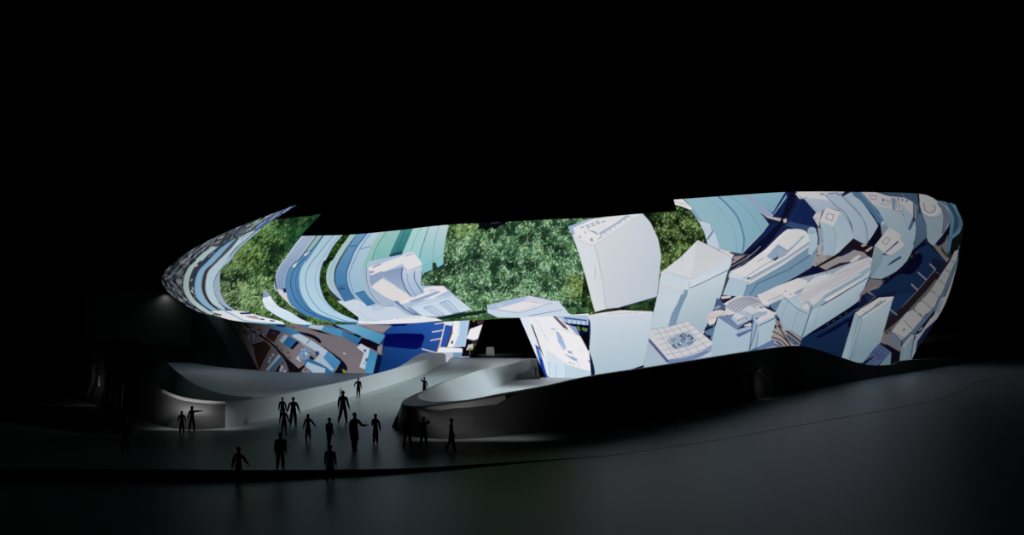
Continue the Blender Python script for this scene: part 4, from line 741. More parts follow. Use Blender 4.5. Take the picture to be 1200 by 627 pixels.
# jetties, quay road, terrace row
for a, b in (((718, 196), (768, 244)), ((608, 276), (684, 342)), ((546, 386), (604, 440))): L(R8, [a, b], (152, 140, 144), 1.4)
F(R8, [(770, 256), (812, 290), (782, 342), (660, 480), (540, 600), (420, 640), (560, 500), (690, 345)], (28, 22, 30)); L(R8, [(768, 246), (690, 340), (604, 442), (440, 616)], (130, 120, 130), .6, 0)
F(R8, [(770, 338), (800, 346), (720, 470), (640, 560), (560, 640), (510, 640), (560, 580), (680, 450)], (92, 86, 87)); F(R8, [(745, 20), (770, 5), (830, 80), (900, 145), (880, 180), (862, 165), (800, 90)], (118, 110, 112)); F(R8, [(820, 220), (860, 180), (880, 185), (810, 285)], (30, 24, 28)); L(R8, [(760, 262), (808, 288)], (110, 104, 112), .6)
for x, y in ((830, 40), (845, 70), (862, 95), (880, 110), (895, 90), (905, 120), (835, 60)): F(R8, [(x - 12, y + 20), (x, y - 22), (x + 12, y + 20)], (44, 58, 16))
F(R8, [(920, 60), (1000, 0), (985, 110), (960, 180), (940, 70)], (10, 16, 12)); L(R8, [(992, 20), (975, 110)], (60, 96, 130), 1.0)
F(R8, [(950, 75), (985, 60), (975, 135), (930, 230), (848, 425), (770, 600), (735, 660), (580, 660), (600, 580), (660, 520), (740, 420), (850, 250), (905, 170)], (152, 152, 153))
for q in ([(860, 240), (925, 290)], [(800, 340), (862, 395)], [(722, 440), (800, 500)], [(640, 540), (740, 610)], [(910, 150), (955, 190)]): L(R8, q, (90, 104, 124), 1.0)
F(R8, [(975, 130), (990, 160), (930, 320), (820, 560), (770, 640), (735, 640), (800, 520), (850, 425), (930, 240)], (70, 100, 128)); F(R8, [(985, 170), (985, 250), (920, 420), (850, 660), (760, 660), (850, 520), (920, 350)], (138, 144, 150)); L(R8, [(960, 240), (900, 400), (800, 640)], (100, 112, 130), .6)
for k in range(12):
    x, y = 930 - k * 24, 200 + k * 36
    L(R8, [(x - 10, y - 6), (x + 6, y + 6)], (120, 122, 128), .6)
# slab tower and plinth corner
F(R9, [(0, 216), (160, 112), (285, 40), (300, 60), (200, 200), (130, 545), (-300, 545), (-240, 372)], (17, 46, 92), (10, 34, 72)); F(R9, [(-240, 372), (0, 216), (160, 112), (290, 30), (290, 72), (160, 158), (0, 262)], (5, 8, 40)); F(R9, [(-100, 350), (60, 262), (200, 180), (215, 205), (60, 300), (-100, 380)], (7, 11, 52))
L(R9, [(0, 270), (200, 150), (275, 92)], (44, 74, 124), .7)
for x, y in ((55, 205), (115, 165), (170, 135), (0, 240)): F(R9, [(x - 10, y + 6), (x, y - 10), (x + 12, y), (x + 2, y + 12)], (54, 70, 20))
F(R9, [(480, 405), (510, 310), (600, 300), (700, 470), (660, 505), (560, 440)], (116, 108, 112)); F(R9, [(470, 420), (560, 430), (680, 500), (680, 600), (560, 640), (570, 520)], (12, 11, 26)); F(R9, [(560, 180), (640, 130), (760, 20), (830, -40), (880, -30), (800, 60), (650, 210), (520, 316)], (30, 24, 31)); L(R9, [(585, 100), (645, 150)], (130, 120, 124), 1.6); F(R9, [(520, 320), (650, 215), (800, 70), (890, 20), (640, 260), (600, 330)], (98, 92, 92))
for x, y in ((552, 315), (580, 290)): F(R9, [(x - 14, y + 16), (x, y - 22), (x + 14, y + 14)], (54, 66, 14))
F(R9, [(255, 135), (480, -10), (620, -20), (612, 5), (330, 195), (290, 165)], (196, 193, 194)); F(R9, [(295, 168), (360, 125), (420, 85), (540, 10), (555, 15), (420, 105), (310, 180)], (110, 140, 165)); L(R9, [(440, 70), (500, 20), (490, 50), (450, 78)], (80, 104, 136), .8); L(R9, [(330, 120), (380, 150)], (110, 130, 150), .7)
F(R9, [(255, 138), (292, 168), (320, 196), (200, 580), (130, 555)], (146, 172, 187)); F(R9, [(320, 194), (612, 2), (495, 408), (420, 515), (330, 600), (200, 600)], (158, 181, 195), (120, 152, 168), ((380, 150), (400, 520))); L(R9, [(292, 170), (185, 580)], (96, 124, 150), .6); L(R9, [(322, 196), (225, 590)], (110, 140, 160), .5)
F(R9, [(330, 600), (432, 470), (482, 420), (596, 502), (540, 560), (440, 650)], (70, 92, 140)); 
for k in range(6): L(R9, [(360 + k * 26, 590 - k * 28), (430 + k * 26, 620 - k * 22)], (34, 46, 90), .7); L(R9, [(440 + k * 20, 470 + k * 14), (410 + k * 22, 520 + k * 12)], (38, 52, 96), .6)
F(R9, [(470, 640), (540, 560), (596, 502), (585, 640)], (100, 132, 148)); F(R9, [(330, 596), (430, 540), (420, 560), (350, 610)], (8, 10, 36))
F(R9, [(600, 312), (692, 382), (682, 485), (576, 395)], (96, 112, 138)); F(R9, [(600, 308), (640, 250), (720, 200), (770, 255), (800, 290), (730, 360), (695, 385)], (164, 164, 166)); F(R9, [(640, 250), (690, 190), (740, 130), (800, 105), (900, 175), (800, 290), (720, 210)], (160, 160, 162)); F(R9, [(810, 100), (850, 40), (890, 20), (960, 85), (900, 170)], (158, 158, 160)); F(R9, [(880, 10), (940, -40), (1030, -40), (1000, 70), (960, 90)], (154, 154, 156))
for q in ([(715, 205), (795, 290)], [(815, 105), (890, 180)], [(885, 18), (965, 88)], [(605, 315), (715, 370)]): L(R9, q, (84, 98, 120), .8)
F(R9, [(700, 290), (725, 275), (725, 295), (705, 305)], (80, 104, 136)); F(R9, [(695, 388), (800, 290), (900, 172), (1000, 75), (1040, -20), (1070, -10), (960, 160), (820, 330), (705, 440)], (72, 100, 130)); F(R9, [(810, 335), (900, 250), (960, 170), (1000, 120), (960, 200), (900, 260)], (10, 10, 18)); L(R9, [(860, 300), (885, 270)], (160, 164, 170), 1.0)
F(R9, [(665, 640), (690, 450), (790, 335), (815, 345), (800, 400), (760, 640)], (112, 140, 158)); F(R9, [(696, 440), (780, 340), (812, 345), (720, 465)], (150, 152, 155)); F(R9, [(760, 640), (805, 400), (840, 340), (900, 290), (970, 200), (1010, 130), (1060, 10), (1115, -20), (1100, 60), (1045, 170), (915, 290), (840, 400), (800, 640)], (134, 150, 160)); F(R9, [(820, 340), (870, 320), (960, 190), (1000, 150), (1060, 0), (1115, -30), (1100, 40), (1040, 165), (910, 285), (830, 380)], (150, 151, 152)); L(R9, [(805, 400), (780, 560)], (70, 96, 124), 1.2); L(R9, [(740, 420), (720, 580)], (140, 160, 172), .5); F(R9, [(1010, 120), (1060, 20), (1085, 0), (1040, 140)], (120, 130, 138))

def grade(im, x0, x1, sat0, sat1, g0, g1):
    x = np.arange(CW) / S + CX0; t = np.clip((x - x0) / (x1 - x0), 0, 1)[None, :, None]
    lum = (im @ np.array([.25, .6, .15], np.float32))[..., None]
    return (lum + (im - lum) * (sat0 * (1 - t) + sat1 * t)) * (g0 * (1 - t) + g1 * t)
UPPER = grade(grade(UPPER, 860, 1120, 1.0, .86, 1.0, .80), 690, 700, 1.0, .84, 1.0, .985)  # dims the right end in colour, imitating a screen seen at a slant
UPPER = grade(UPPER, 190, 232, .9, 1.0, .72, 1.0)  # wing tip darkened in colour, standing in for viewing-angle falloff
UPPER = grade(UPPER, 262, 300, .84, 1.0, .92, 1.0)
LOWER = grade(LOWER, 280, 345, .8, 1.0, .12, 1.0)  # left end of lower film faded dark in place of slanted-view dimming
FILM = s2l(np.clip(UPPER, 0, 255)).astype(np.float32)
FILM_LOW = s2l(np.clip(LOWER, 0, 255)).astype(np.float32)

def film(px, py, sheet):
    """bilinear look-up of the film at drafting coordinates"""
    x = np.clip((np.asarray(px) - CX0) * S - .5, 0, CW - 1.001); y = np.clip((np.asarray(py) - CY0) * S - .5, 0, CH - 1.001)
    ix, iy = x.astype(int), y.astype(int); fx, fy = (x - ix)[:, None], (y - iy)[:, None]
    return (sheet[iy, ix] * (1 - fx) + sheet[iy, ix + 1] * fx) * (1 - fy) + (sheet[iy + 1, ix] * (1 - fx) + sheet[iy + 1, ix + 1] * fx) * fy
# ------------------------------------------------------------------ materials of the place
M_GROUND = mat('dark_resin_paving', (.47, .515, .52), .42, 0, .6, noise=.05, scale=.4)
M_RAMP = mat('terrace_paving', (.62, .63, .64), .45, 0, .5, noise=.04, scale=.4)
M_TERR = mat('dark_terrace_paving', (.44, .49, .56), .5, 0, .5, noise=.04, scale=.4)
M_INNER = mat('grey_plinth_cladding', (.42, .43, .44), .5, 0, .5, noise=.04, scale=.6)
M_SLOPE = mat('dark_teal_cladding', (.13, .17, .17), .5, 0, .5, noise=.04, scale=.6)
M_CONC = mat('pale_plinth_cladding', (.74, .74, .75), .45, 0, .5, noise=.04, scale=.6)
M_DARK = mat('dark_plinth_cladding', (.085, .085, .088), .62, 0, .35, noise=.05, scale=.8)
M_BEVEL = mat('pale_bevel_metal', (.6, .6, .6), .5, .2)
M_TRIM = mat('brushed_metal_trim', (.62, .62, .62), .34, .85)
M_BACK = mat('black_core_wall', (.022, .022, .024), .7, 0, .3, noise=.1, scale=.5)
M_FRAME = mat('dark_frame_metal', (.03, .03, .032), .45, .4)
M_SOFF = mat('grey_back_wall', (.03, .03, .032), .7, 0, .3, noise=.08, scale=.4)

# ------------------------------------------------------------------ LED screen material
def screen_mat():
    m = bpy.data.materials.new('led_film'); m.use_nodes = True
    nt = m.node_tree; nt.nodes.clear()
    at = nt.nodes.new('ShaderNodeAttribute'); at.attribute_name = 'film'
    em = nt.nodes.new('ShaderNodeEmission'); em.inputs['Strength'].default_value = 1.0
    out = nt.nodes.new('ShaderNodeOutputMaterial')
    nt.links.new(at.outputs['Color'], em.inputs['Color']); nt.links.new(em.outputs['Emission'], out.inputs['Surface'])
    m.cycles.emission_sampling = 'FRONT'
    return m
M_LED = screen_mat()

pav = empty('media_pavilion', (8, 130, 0), 'low pavilion wrapped in a glowing curved screen showing a model city and green trees', 'building')
pav_loc = np.array([8, 130, 0.])

def w_of(c):
    c = np.asarray(c, float)
    return np.stack([(c[..., 0] - 600) * c[..., 2] / FPX, c[..., 2], HC - (c[..., 1] - HOR) * c[..., 2] / FPX], -1)

def patch(name, cols, sheet, dens=1.45, depth=.7, coarse=(4, 4), label=None):
    """LED surface through surveyed columns (bottom to top); thick: front skin with the film, dark back and rim"""
    cols = np.asarray(cols, float); nc, nr = cols.shape[:2]
    W = w_of(cols)
    # parameters spaced by size on the sheet
    def spaced(lens):
        ts = []
        for i, l in enumerate(lens):
            n = max(int(math.ceil(l * dens)), 3)
            ts += list(i + np.arange(n) / n)
        return np.array(ts + [len(lens)])
    d = np.hypot(*np.moveaxis(np.diff(cols[..., :2], axis=0), -1, 0)).max(1); tu = spaced(d)
    d = np.hypot(*np.moveaxis(np.diff(cols[..., :2], axis=1), -1, 0)).max(0); tv = spaced(d)
    def surf(tu, tv):
        A = crs(W, tu)                       # (nu, nr, 3)
        return np.moveaxis(crs(np.moveaxis(A, 1, 0), tv), 0, 1)
    G = surf(tu, tv); nu, nv = G.shape[:2]
    pts = G.reshape(-1, 3)
    px = 600 + pts[:, 0] * FPX / pts[:, 1]; py = HOR - (pts[:, 2] - HC) * FPX / pts[:, 1]
    col = film(px, py, sheet)
    idx = np.arange(nu * nv).reshape(nu, nv)
    q = np.stack([idx[:-1, :-1], idx[1:, :-1], idx[1:, 1:], idx[:-1, 1:]], -1).reshape(-1, 4)
    me = bpy.data.meshes.new(name)
    me.vertices.add(len(pts)); me.vertices.foreach_set('co', (pts - pav_loc).astype(np.float32).ravel())
    me.loops.add(q.size); me.loops.foreach_set('vertex_index', q.astype(np.int32).ravel())
    me.polygons.add(len(q)); me.polygons.foreach_set('loop_start', (np.arange(len(q)) * 4).astype(np.int32))
    me.update(calc_edges=True); me.validate()
    a = me.attributes.new('film', 'FLOAT_COLOR', 'POINT')
    a.data.foreach_set('color', np.concatenate([col, np.ones((len(col), 1))], 1).astype(np.float32).ravel())
    me.materials.append(M_LED)
    o = bpy.data.objects.new(name, me); link(o, pav)
    if label: o['label'] = label
    # back shell
    cu = np.linspace(0, nc - 1, (nc - 1) * coarse[0] + 1); cv = np.linspace(0, nr - 1, (nr - 1) * coarse[1] + 1)
    Fg = surf(cu, cv)
    du = np.gradient(Fg, axis=0); dv = np.gradient(Fg, axis=1)
    N = np.cross(du, dv); N /= np.maximum(np.linalg.norm(N, axis=-1, keepdims=True), 1e-9)   # outward (towards the viewer side)
    B = Fg - N * depth; Fi = Fg - N * .04
    rows = [list(r) for r in B]; V, Fc = loft(rows)
    Fc = [f[::-1] for f in Fc]
    ring = lambda A: list(A[0, :]) + list(A[1:, -1]) + list(A[-1, -2::-1]) + list(A[-2:0:-1, 0])
    V2, F2 = loft([ring(Fi), ring(B)], closed=True)
    off = len(V); V = V + V2; Fc = Fc + [tuple(i + off for i in f) for f in F2]
    mesh_obj('screen_backing', [tuple(v) for v in V], Fc, M_FRAME, o if False else pav)
    return o

# seam curves (bottom to top): sheet x, sheet y, distance
AB = [(310, 379.5, 121), (270, 361, 119.5), (257, 330, 119), (269, 299, 121.5), (306, 267.5, 129), (347, 240.6, 140)]
BC = [(388, 380.5, 116), (347, 365, 114), (322, 333, 113), (333, 305, 114.5), (353, 276, 118.5), (376, 251, 123)]
def sub(curve, t1):
    """first part of a seam curve, as the same number of control points (parameter 0..t1)"""
    W = crs(np.asarray(curve, float), np.linspace(0, t1, len(curve)))
    return [tuple(v) for v in W]

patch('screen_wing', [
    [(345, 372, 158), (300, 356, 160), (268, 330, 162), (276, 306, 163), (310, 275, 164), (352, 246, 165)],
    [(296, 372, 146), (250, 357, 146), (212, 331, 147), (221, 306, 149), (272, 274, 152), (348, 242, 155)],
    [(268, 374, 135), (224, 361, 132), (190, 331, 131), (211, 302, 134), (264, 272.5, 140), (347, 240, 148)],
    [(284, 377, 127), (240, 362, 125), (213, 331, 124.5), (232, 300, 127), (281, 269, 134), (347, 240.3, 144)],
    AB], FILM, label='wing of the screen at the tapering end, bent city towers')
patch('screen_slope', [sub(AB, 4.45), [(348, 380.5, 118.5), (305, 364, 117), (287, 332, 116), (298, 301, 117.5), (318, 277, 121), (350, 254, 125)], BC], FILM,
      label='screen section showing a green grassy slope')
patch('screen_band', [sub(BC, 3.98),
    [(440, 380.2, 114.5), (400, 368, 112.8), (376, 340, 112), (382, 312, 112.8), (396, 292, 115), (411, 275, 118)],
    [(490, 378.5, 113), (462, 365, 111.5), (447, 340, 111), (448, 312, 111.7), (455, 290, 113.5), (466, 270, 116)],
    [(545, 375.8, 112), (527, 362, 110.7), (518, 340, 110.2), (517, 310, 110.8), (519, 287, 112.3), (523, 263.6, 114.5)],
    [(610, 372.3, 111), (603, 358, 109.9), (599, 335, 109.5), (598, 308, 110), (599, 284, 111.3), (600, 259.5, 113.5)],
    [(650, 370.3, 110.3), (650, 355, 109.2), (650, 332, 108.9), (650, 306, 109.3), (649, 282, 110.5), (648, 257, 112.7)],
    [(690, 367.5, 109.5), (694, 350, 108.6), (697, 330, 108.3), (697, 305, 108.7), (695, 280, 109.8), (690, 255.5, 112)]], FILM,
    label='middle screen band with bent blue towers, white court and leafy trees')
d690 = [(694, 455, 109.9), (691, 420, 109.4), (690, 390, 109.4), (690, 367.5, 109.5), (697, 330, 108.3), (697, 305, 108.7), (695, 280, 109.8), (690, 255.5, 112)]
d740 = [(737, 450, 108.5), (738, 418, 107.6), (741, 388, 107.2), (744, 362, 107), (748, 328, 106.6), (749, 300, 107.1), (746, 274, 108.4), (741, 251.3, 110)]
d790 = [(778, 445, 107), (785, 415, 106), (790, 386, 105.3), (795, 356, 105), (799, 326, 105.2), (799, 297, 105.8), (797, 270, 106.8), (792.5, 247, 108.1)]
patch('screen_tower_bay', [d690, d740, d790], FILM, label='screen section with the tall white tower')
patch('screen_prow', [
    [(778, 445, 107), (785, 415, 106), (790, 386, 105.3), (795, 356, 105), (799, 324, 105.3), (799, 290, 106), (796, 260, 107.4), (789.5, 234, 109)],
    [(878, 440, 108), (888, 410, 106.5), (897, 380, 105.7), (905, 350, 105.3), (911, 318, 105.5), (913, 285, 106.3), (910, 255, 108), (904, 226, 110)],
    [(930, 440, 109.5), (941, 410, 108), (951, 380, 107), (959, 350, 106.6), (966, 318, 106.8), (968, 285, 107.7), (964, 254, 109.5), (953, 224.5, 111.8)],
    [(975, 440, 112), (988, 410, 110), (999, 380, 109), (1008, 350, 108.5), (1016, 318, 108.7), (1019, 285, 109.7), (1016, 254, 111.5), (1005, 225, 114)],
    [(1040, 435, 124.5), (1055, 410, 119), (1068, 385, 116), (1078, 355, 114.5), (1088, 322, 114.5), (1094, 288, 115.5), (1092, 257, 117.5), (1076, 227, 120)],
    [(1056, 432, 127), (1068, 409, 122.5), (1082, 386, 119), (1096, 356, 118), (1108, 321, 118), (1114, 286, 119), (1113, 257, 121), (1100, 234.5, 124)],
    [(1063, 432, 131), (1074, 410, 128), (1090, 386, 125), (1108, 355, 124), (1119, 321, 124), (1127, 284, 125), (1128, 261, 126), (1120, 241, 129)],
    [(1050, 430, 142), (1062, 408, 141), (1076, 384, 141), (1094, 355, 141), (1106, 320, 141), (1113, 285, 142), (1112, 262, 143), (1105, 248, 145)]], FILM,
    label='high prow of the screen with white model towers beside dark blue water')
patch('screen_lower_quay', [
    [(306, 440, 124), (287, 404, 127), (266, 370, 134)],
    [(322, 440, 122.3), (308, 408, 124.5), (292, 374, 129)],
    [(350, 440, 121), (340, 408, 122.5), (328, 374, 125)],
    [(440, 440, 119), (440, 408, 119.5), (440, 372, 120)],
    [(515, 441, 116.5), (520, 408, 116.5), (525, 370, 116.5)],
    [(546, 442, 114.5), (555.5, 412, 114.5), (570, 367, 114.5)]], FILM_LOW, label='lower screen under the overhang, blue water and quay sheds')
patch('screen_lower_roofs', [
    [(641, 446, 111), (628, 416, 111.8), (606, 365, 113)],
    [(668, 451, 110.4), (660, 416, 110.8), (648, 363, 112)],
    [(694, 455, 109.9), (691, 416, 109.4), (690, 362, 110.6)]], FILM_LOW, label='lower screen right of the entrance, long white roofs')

# soffit under the overhang, roof deck, entrance tunnel
low = [(268, 374, 134.4), (310, 379.5, 121), (388, 380.5, 116), (440, 380.2, 114.5), (490, 378.5, 113), (545, 375.8, 112), (610, 372.3, 111), (690, 367.5, 109.6)]
so = []
for (x, y, d) in low: so.append(P(x, y, d) + Vector((0, .7, .15)))
so2 = [Vector((v.x * 1.06, v.y + 9, v.z + .1)) for v in so]
V, Fc = loft([so, so2]); mesh_obj('soffit', V, Fc, M_FRAME, pav)
roof_pts = [P(300, 330, 150), P(340, 325, 122), P(420, 322, 119), P(560, 312, 116), P(690, 308, 114), P(800, 300, 111), P(950, 296, 113), P(1050, 300, 121), P(1080, 300, 140), Vector((30, 165, 14)), Vector((-20, 170, 14))]
roof_pts = [Vector((v.x, v.y + 3, 14.2)) for v in roof_pts]
n = len(roof_pts)
bm = bmesh.new(); vs = [bm.verts.new(v - Vector(pav.location)) for v in roof_pts]; f = bm.faces.new(vs); ext = bmesh.ops.extrude_face_region(bm, geom=[f])
bmesh.ops.translate(bm, vec=(0, 0, .5), verts=[g for g in ext['geom'] if isinstance(g, bmesh.types.BMVert)]); bmesh.ops.recalc_face_normals(bm, faces=bm.faces); bmesh.ops.triangulate(bm, faces=bm.faces)
bm_obj('roof_deck', bm, M_BACK, pav)
bwp = [Vector((-32.6, 124.6, 0)), Vector((-37, 128.5, 0)), Vector((-42, 134, 0)), Vector((-46, 140, 0)), Vector((-50, 146, 0)), Vector((-60, 151, 0)), Vector((-78, 156, 0))]
bwt = [P(266, 371, 134.6), Vector((-43, 137.5, 7.6)), Vector((-46, 140, 8.2)), Vector((-49, 144, 8.2)), Vector((-50.2, 146.2, 3.0)), Vector((-60, 151, 3.0)), Vector((-78, 156, 3.0))]
V, Fc = loft([bwp, bwt]); mesh_obj('base_wall', V, Fc, M_FRAME, pav)
tl = [(P(570, 367, 115.4), P(552, 421, 115.4)), (Vector((-7.5, 150, 7.6)), Vector((-7.5, 150, 2.0)))]
a, b = tl[0]; c, d = tl[1]; b = Vector((b.x, b.y, 0)); d.z = 0
mesh_obj('tunnel_wall', [a, b, d, c, a + Vector((-.4, 0, 0)), b + Vector((-.4, 0, 0)), d + Vector((-.4, 0, 0)), c + Vector((-.4, 0, 0))], [(0, 1, 2, 3), (4, 7, 6, 5), (0, 3, 7, 4), (0, 4, 5, 1)], M_BACK, pav)
a, b = P(605, 367, 113.8), P(640, 446, 112); b.z = 0; c, d = Vector((4.2, 150, 7.6)), Vector((4.2, 150, 0))
mesh_obj('tunnel_wall', [a, b, d, c, a + Vector((.4, 0, 0)), b + Vector((.4, 0, 0)), d + Vector((.4, 0, 0)), c + Vector((.4, 0, 0))], [(3, 2, 1, 0), (4, 5, 6, 7), (0, 4, 7, 3), (0, 1, 5, 4)], M_BACK, pav)
mesh_obj('tunnel_wall', [(-8, 150, 0), (5, 150, 0), (5, 150, 8), (-8, 150, 8)], [(0, 1, 2, 3)], M_BACK, pav)
mesh_obj('tunnel_ceiling', [(-8, 113.5, 7.7), (5, 113.5, 7.7), (5, 150, 7.7), (-8, 150, 7.7)], [(3, 2, 1, 0)], M_BACK, pav)

# ------------------------------------------------------------------ ground
edge = [(-260, 548, 557), (-60, 549, 558), (100, 549.5, 559), (225, 550.5, 559.5), (330, 551, 559), (450, 549.5, 554.5), (520, 546.5, 550), (600, 541.5, 543.2), (660, 537.5, 538.3), (710, 534, 534.5),
        (760, 527.5, 527.8), (850, 514, 514.3), (916, 502, 502.3), (1014, 484.6, 484.9), (1060, 476.5, 476.8), (1100, 468, 468.3), (1122, 460, 460.3), (1150, 446, 446.3), (1200, 438, 438.3), (1270, 433, 433.3), (1400, 428, 428.3)]
top = np.array([(x, y, GY(y)) for x, y, _ in edge]); hs = np.array([(yb - HOR) * GY(y) / FPX - HC for _, y, yb in edge])
topw = densify(w_of(top), 6); topw[:, 2] = 0; hh = np.maximum(crs(hs[:, None], np.linspace(0, len(hs) - 1, len(topw)))[:, 0], .009)
back = topw.copy(); back[:, 0] *= 1.0; back[:, 1] = 330; back[:, 0] = np.linspace(-230, 230, len(topw))
rows = [topw + np.array([0, 0, 0])] + [topw * (1 - t) + back * t for t in (.08, .2, .4, .7, 1)]
V, Fc = loft([list(r) for r in rows])
rim = topw.copy(); rim[:, 2] = -hh - .3
V2, F2 = loft([list(rim), list(topw)]); off = len(V)
g = mesh_obj('ground', [tuple(v) for v in V] + [tuple(v) for v in V2], Fc + [tuple(i + off for i in f) for f in F2], M_GROUND); tag(g, 'dark smooth paved plaza before the glowing pavilion', 'ground', kind='structure')
fr = []
for t in (0, .15, .4, .7, 1):
    r = topw.copy(); r[:, 2] = -hh
    tgt = np.stack([np.linspace(-60, 60, len(topw)), np.full(len(topw), 4.0), -hh], 1)
    r = r * (1 - t) + tgt * t
    if t == 0: r[:, 1] += .05
    fr.append(list(r))
V, Fc = loft(fr[::-1])
g2 = mesh_obj('ground', [tuple(v) for v in V], Fc, M_GROUND); tag(g2, 'lower dark paving in front of the long curved step', 'ground', kind='structure')

# ------------------------------------------------------------------ plinths
def lin(pts, k):
    pts = np.asarray(pts, float); ts = np.linspace(0, len(pts) - 1, (len(pts) - 1) * k + 1)
    return np.stack([np.interp(ts, np.arange(len(pts)), pts[:, j]) for j in range(3)], 1)

def shell(name, rows, m, parent, label=None, k=4, smooth=True, flip=False, straight=False):
    rows = [(lin if straight else densify)(np.array([tuple(v) for v in r]), k) for r in rows]
    V, Fc = loft([[Vector(v) for v in r] for r in rows])
    if flip: Fc = [f[::-1] for f in Fc]
    o = mesh_obj(name, V, Fc, m, parent, smooth=False)
    if smooth:
        for p in o.data.polygons: p.use_smooth = True
    if label: o['label'] = label
    return o

DZ = .2
# right plinth: from its far end, along the front, round the nose, back along the ramp
RP = [(1150, 424, 1150, 418.5, 1.0), (1104, 430, 1106, 420, 1.0), (1057, 438, 1060, 422.5, 1.0), (1042, 440, 1046, 427.5, 1.0), (1011, 445, 1016, 427.5, 1.0), (980, 450.5, 988, 419.5, 1.0), (953, 455.5, 957, 409.5, 1.0),
      (930, 459.5, 936, 405.3, 1.0), (909, 463, 912, 407.2, 1.0), (860, 475, 860, 415, 1.0), (780, 488, 780, 428, 1.0), (700, 499, 700, 440, 1.0), (650, 505, 645, 452, 1.0), (600, 510, 592, 461.5, 1.1), (555, 514, 548, 469, 1.1)]
OB = [P(x, y, GY(y)) for x, y, _, _, _ in RP]; OT = [P(xt, yt, GY(y) + d) for _, y, xt, yt, d in RP]
nose_b = [(525, 515), (498, 513.5), (478, 508.5), (467, 502), (463.5, 496)]
nose_t = [(515, 473.5), (494, 476), (479, 475.6), (472, 473), (471.5, 470.3)]
for (x, y), (xt, yt) in zip(nose_b, nose_t):
    OB.append(P(x, y, GY(y))); OT.append(P(xt, yt, GY(yt, 2.02)))
side_t = [(478, 466, 63.5, 2.02), (495, 458, None, 2.08), (520, 447, None, 2.18), (560, 434, None, 2.3), (590, 428, None, 2.45), (619, 420.3, None, 2.62), (629, 420.3, 109.3, 2.45)]
side_b = [(474, 69), (488, 71), (512, 79), (552, 90), (581, 97), (600, 107), (610, 109.3)]
for (xt, yt, Y, z), (xb, Yb) in zip(side_t, side_b):
    Y = Y or GY(yt, z); p = P(xt, yt, Y); OT.append(p); OB.append(Vector((min((xb - 600) * Yb / FPX, p.x - .05), Yb if abs(Yb - Y) < 4 else Y, 0)))
IT = []
nx = [(550, 468.2), (522, 470.3), (505, 470.4), (495, 468.6), (490.5, 466), (490.5, 463.8), (493.5, 460.8), (500, 457), (522, 447.2), (561, 434.4), (591, 428.4), (619.6, 420.8), (629.4, 420.8)]
cen = Vector((20, 96, 0))
for i, t in enumerate(OT):
    if i < 14:
        a = OT[max(i - 1, 0)]; b = OT[i + 1]; tg = (b - a); nrm = Vector((tg.y, -tg.x, 0)).normalized()
        if nrm.y < 0: nrm = -nrm
        IT.append(t + nrm * .45)
    else:
        x, y = nx[i - 14]; IT.append(P(x, y, GY(y, t.z + (0 if i < 21 else .0))))
IB = []
for i, t in enumerate(IT):
    if i < 14:
        IB.append(Vector((t.x, t.y + .25, DZ)))
    elif i < 20:
        IB.append(Vector((t.x + .35, t.y + .45, DZ)))
    else:
        tgt = {20: (508, 492), 21: (526, 480), 22: (556, 466), 23: (587, 452.6), 24: (609, 442.4), 25: (632, 441.2)}.get(i)
        IB.append(P(tgt[0], tgt[1], GY(tgt[1], DZ)) if tgt else Vector((t.x + .4, t.y + .4, DZ)))

for i in range(21, 27): OB[i] = Vector((IB[i].x - .55 - .12 * (26 - i) ** .5, IB[i].y - .1, 0))
rpl = empty('curved_plinth', (4, 70, 0), 'long dark curved plinth wall with a rounded nose standing right of the ramp', 'plinth', 'curved plinths')
FRONT = 18
def low_rows(B, Tt, f): return [b.lerp(t, f) for b, t in zip(B, Tt)]
wallA = low_rows(OB, OT, 0.0)
dOB, dOT = (densify(np.array([tuple(v) for v in q]), 4) for q in (OB, OT))
nF = 18 * 4 + 1
def dl(f, sl=slice(0, nF)):
    f = np.broadcast_to(np.asarray(f, float), (len(dOB),))[:, None]
    return [Vector(v) for v in (dOB * (1 - f) + dOT * f)[sl]]
pxs = 600 + dOT[:, 0] * FPX / dOT[:, 1]
fc = np.interp(pxs, [470, 482, 490, 507, 512, 530, 548, 584, 598, 605], [.96, .96, .90, .875, .82, .84, .81, .775, .95, .96]); fc[18 * 4 + 1:] = .96
def raw(name, rows, m, parent, label=None, smooth=False, flip=True):
    V, Fc = loft(rows); Fc = [f[::-1] for f in Fc] if flip else Fc
    o = mesh_obj(name, V, Fc, m, parent, smooth=smooth)
    if label: o['label'] = label
    return o
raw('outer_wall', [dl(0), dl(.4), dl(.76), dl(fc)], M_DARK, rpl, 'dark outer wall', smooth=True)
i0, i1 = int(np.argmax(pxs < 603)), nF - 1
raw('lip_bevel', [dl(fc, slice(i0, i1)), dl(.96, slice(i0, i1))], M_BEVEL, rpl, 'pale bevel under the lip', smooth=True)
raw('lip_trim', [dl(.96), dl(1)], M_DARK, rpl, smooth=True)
raw('ramp_wall', [dl(f, slice(nF - 1, 84)) for f in (0, .5, 1)], M_INNER, rpl, smooth=True)
shell('ramp_wall', [OB[20:], low_rows(OB, OT, .5)[20:], OT[20:]], M_INNER, rpl, flip=True, straight=True, smooth=False)
mesh_obj('end_wall', [OB[-1], OT[-1], IT[-1], IB[-1], Vector((IB[-1].x, IB[-1].y, 0))], [(4, 3, 2, 1, 0)], M_INNER, rpl)
shell('top_ledge', [OT[:22], IT[:22]], M_INNER, rpl, 'pale flat top of the wall', flip=True)
shell('top_ledge', [OT[21:], IT[21:]], M_INNER, rpl, flip=True, straight=True, smooth=False)
shell('inner_wall', [IT[:22], low_rows(IT, IB, .5)[:22], IB[:22]], M_INNER, rpl, 'pale inner face of the wall', flip=True)
shell('inner_wall', [IT[21:], low_rows(IT, IB, .5)[21:], IB[21:]], M_INNER, rpl, flip=True, straight=True, smooth=True)

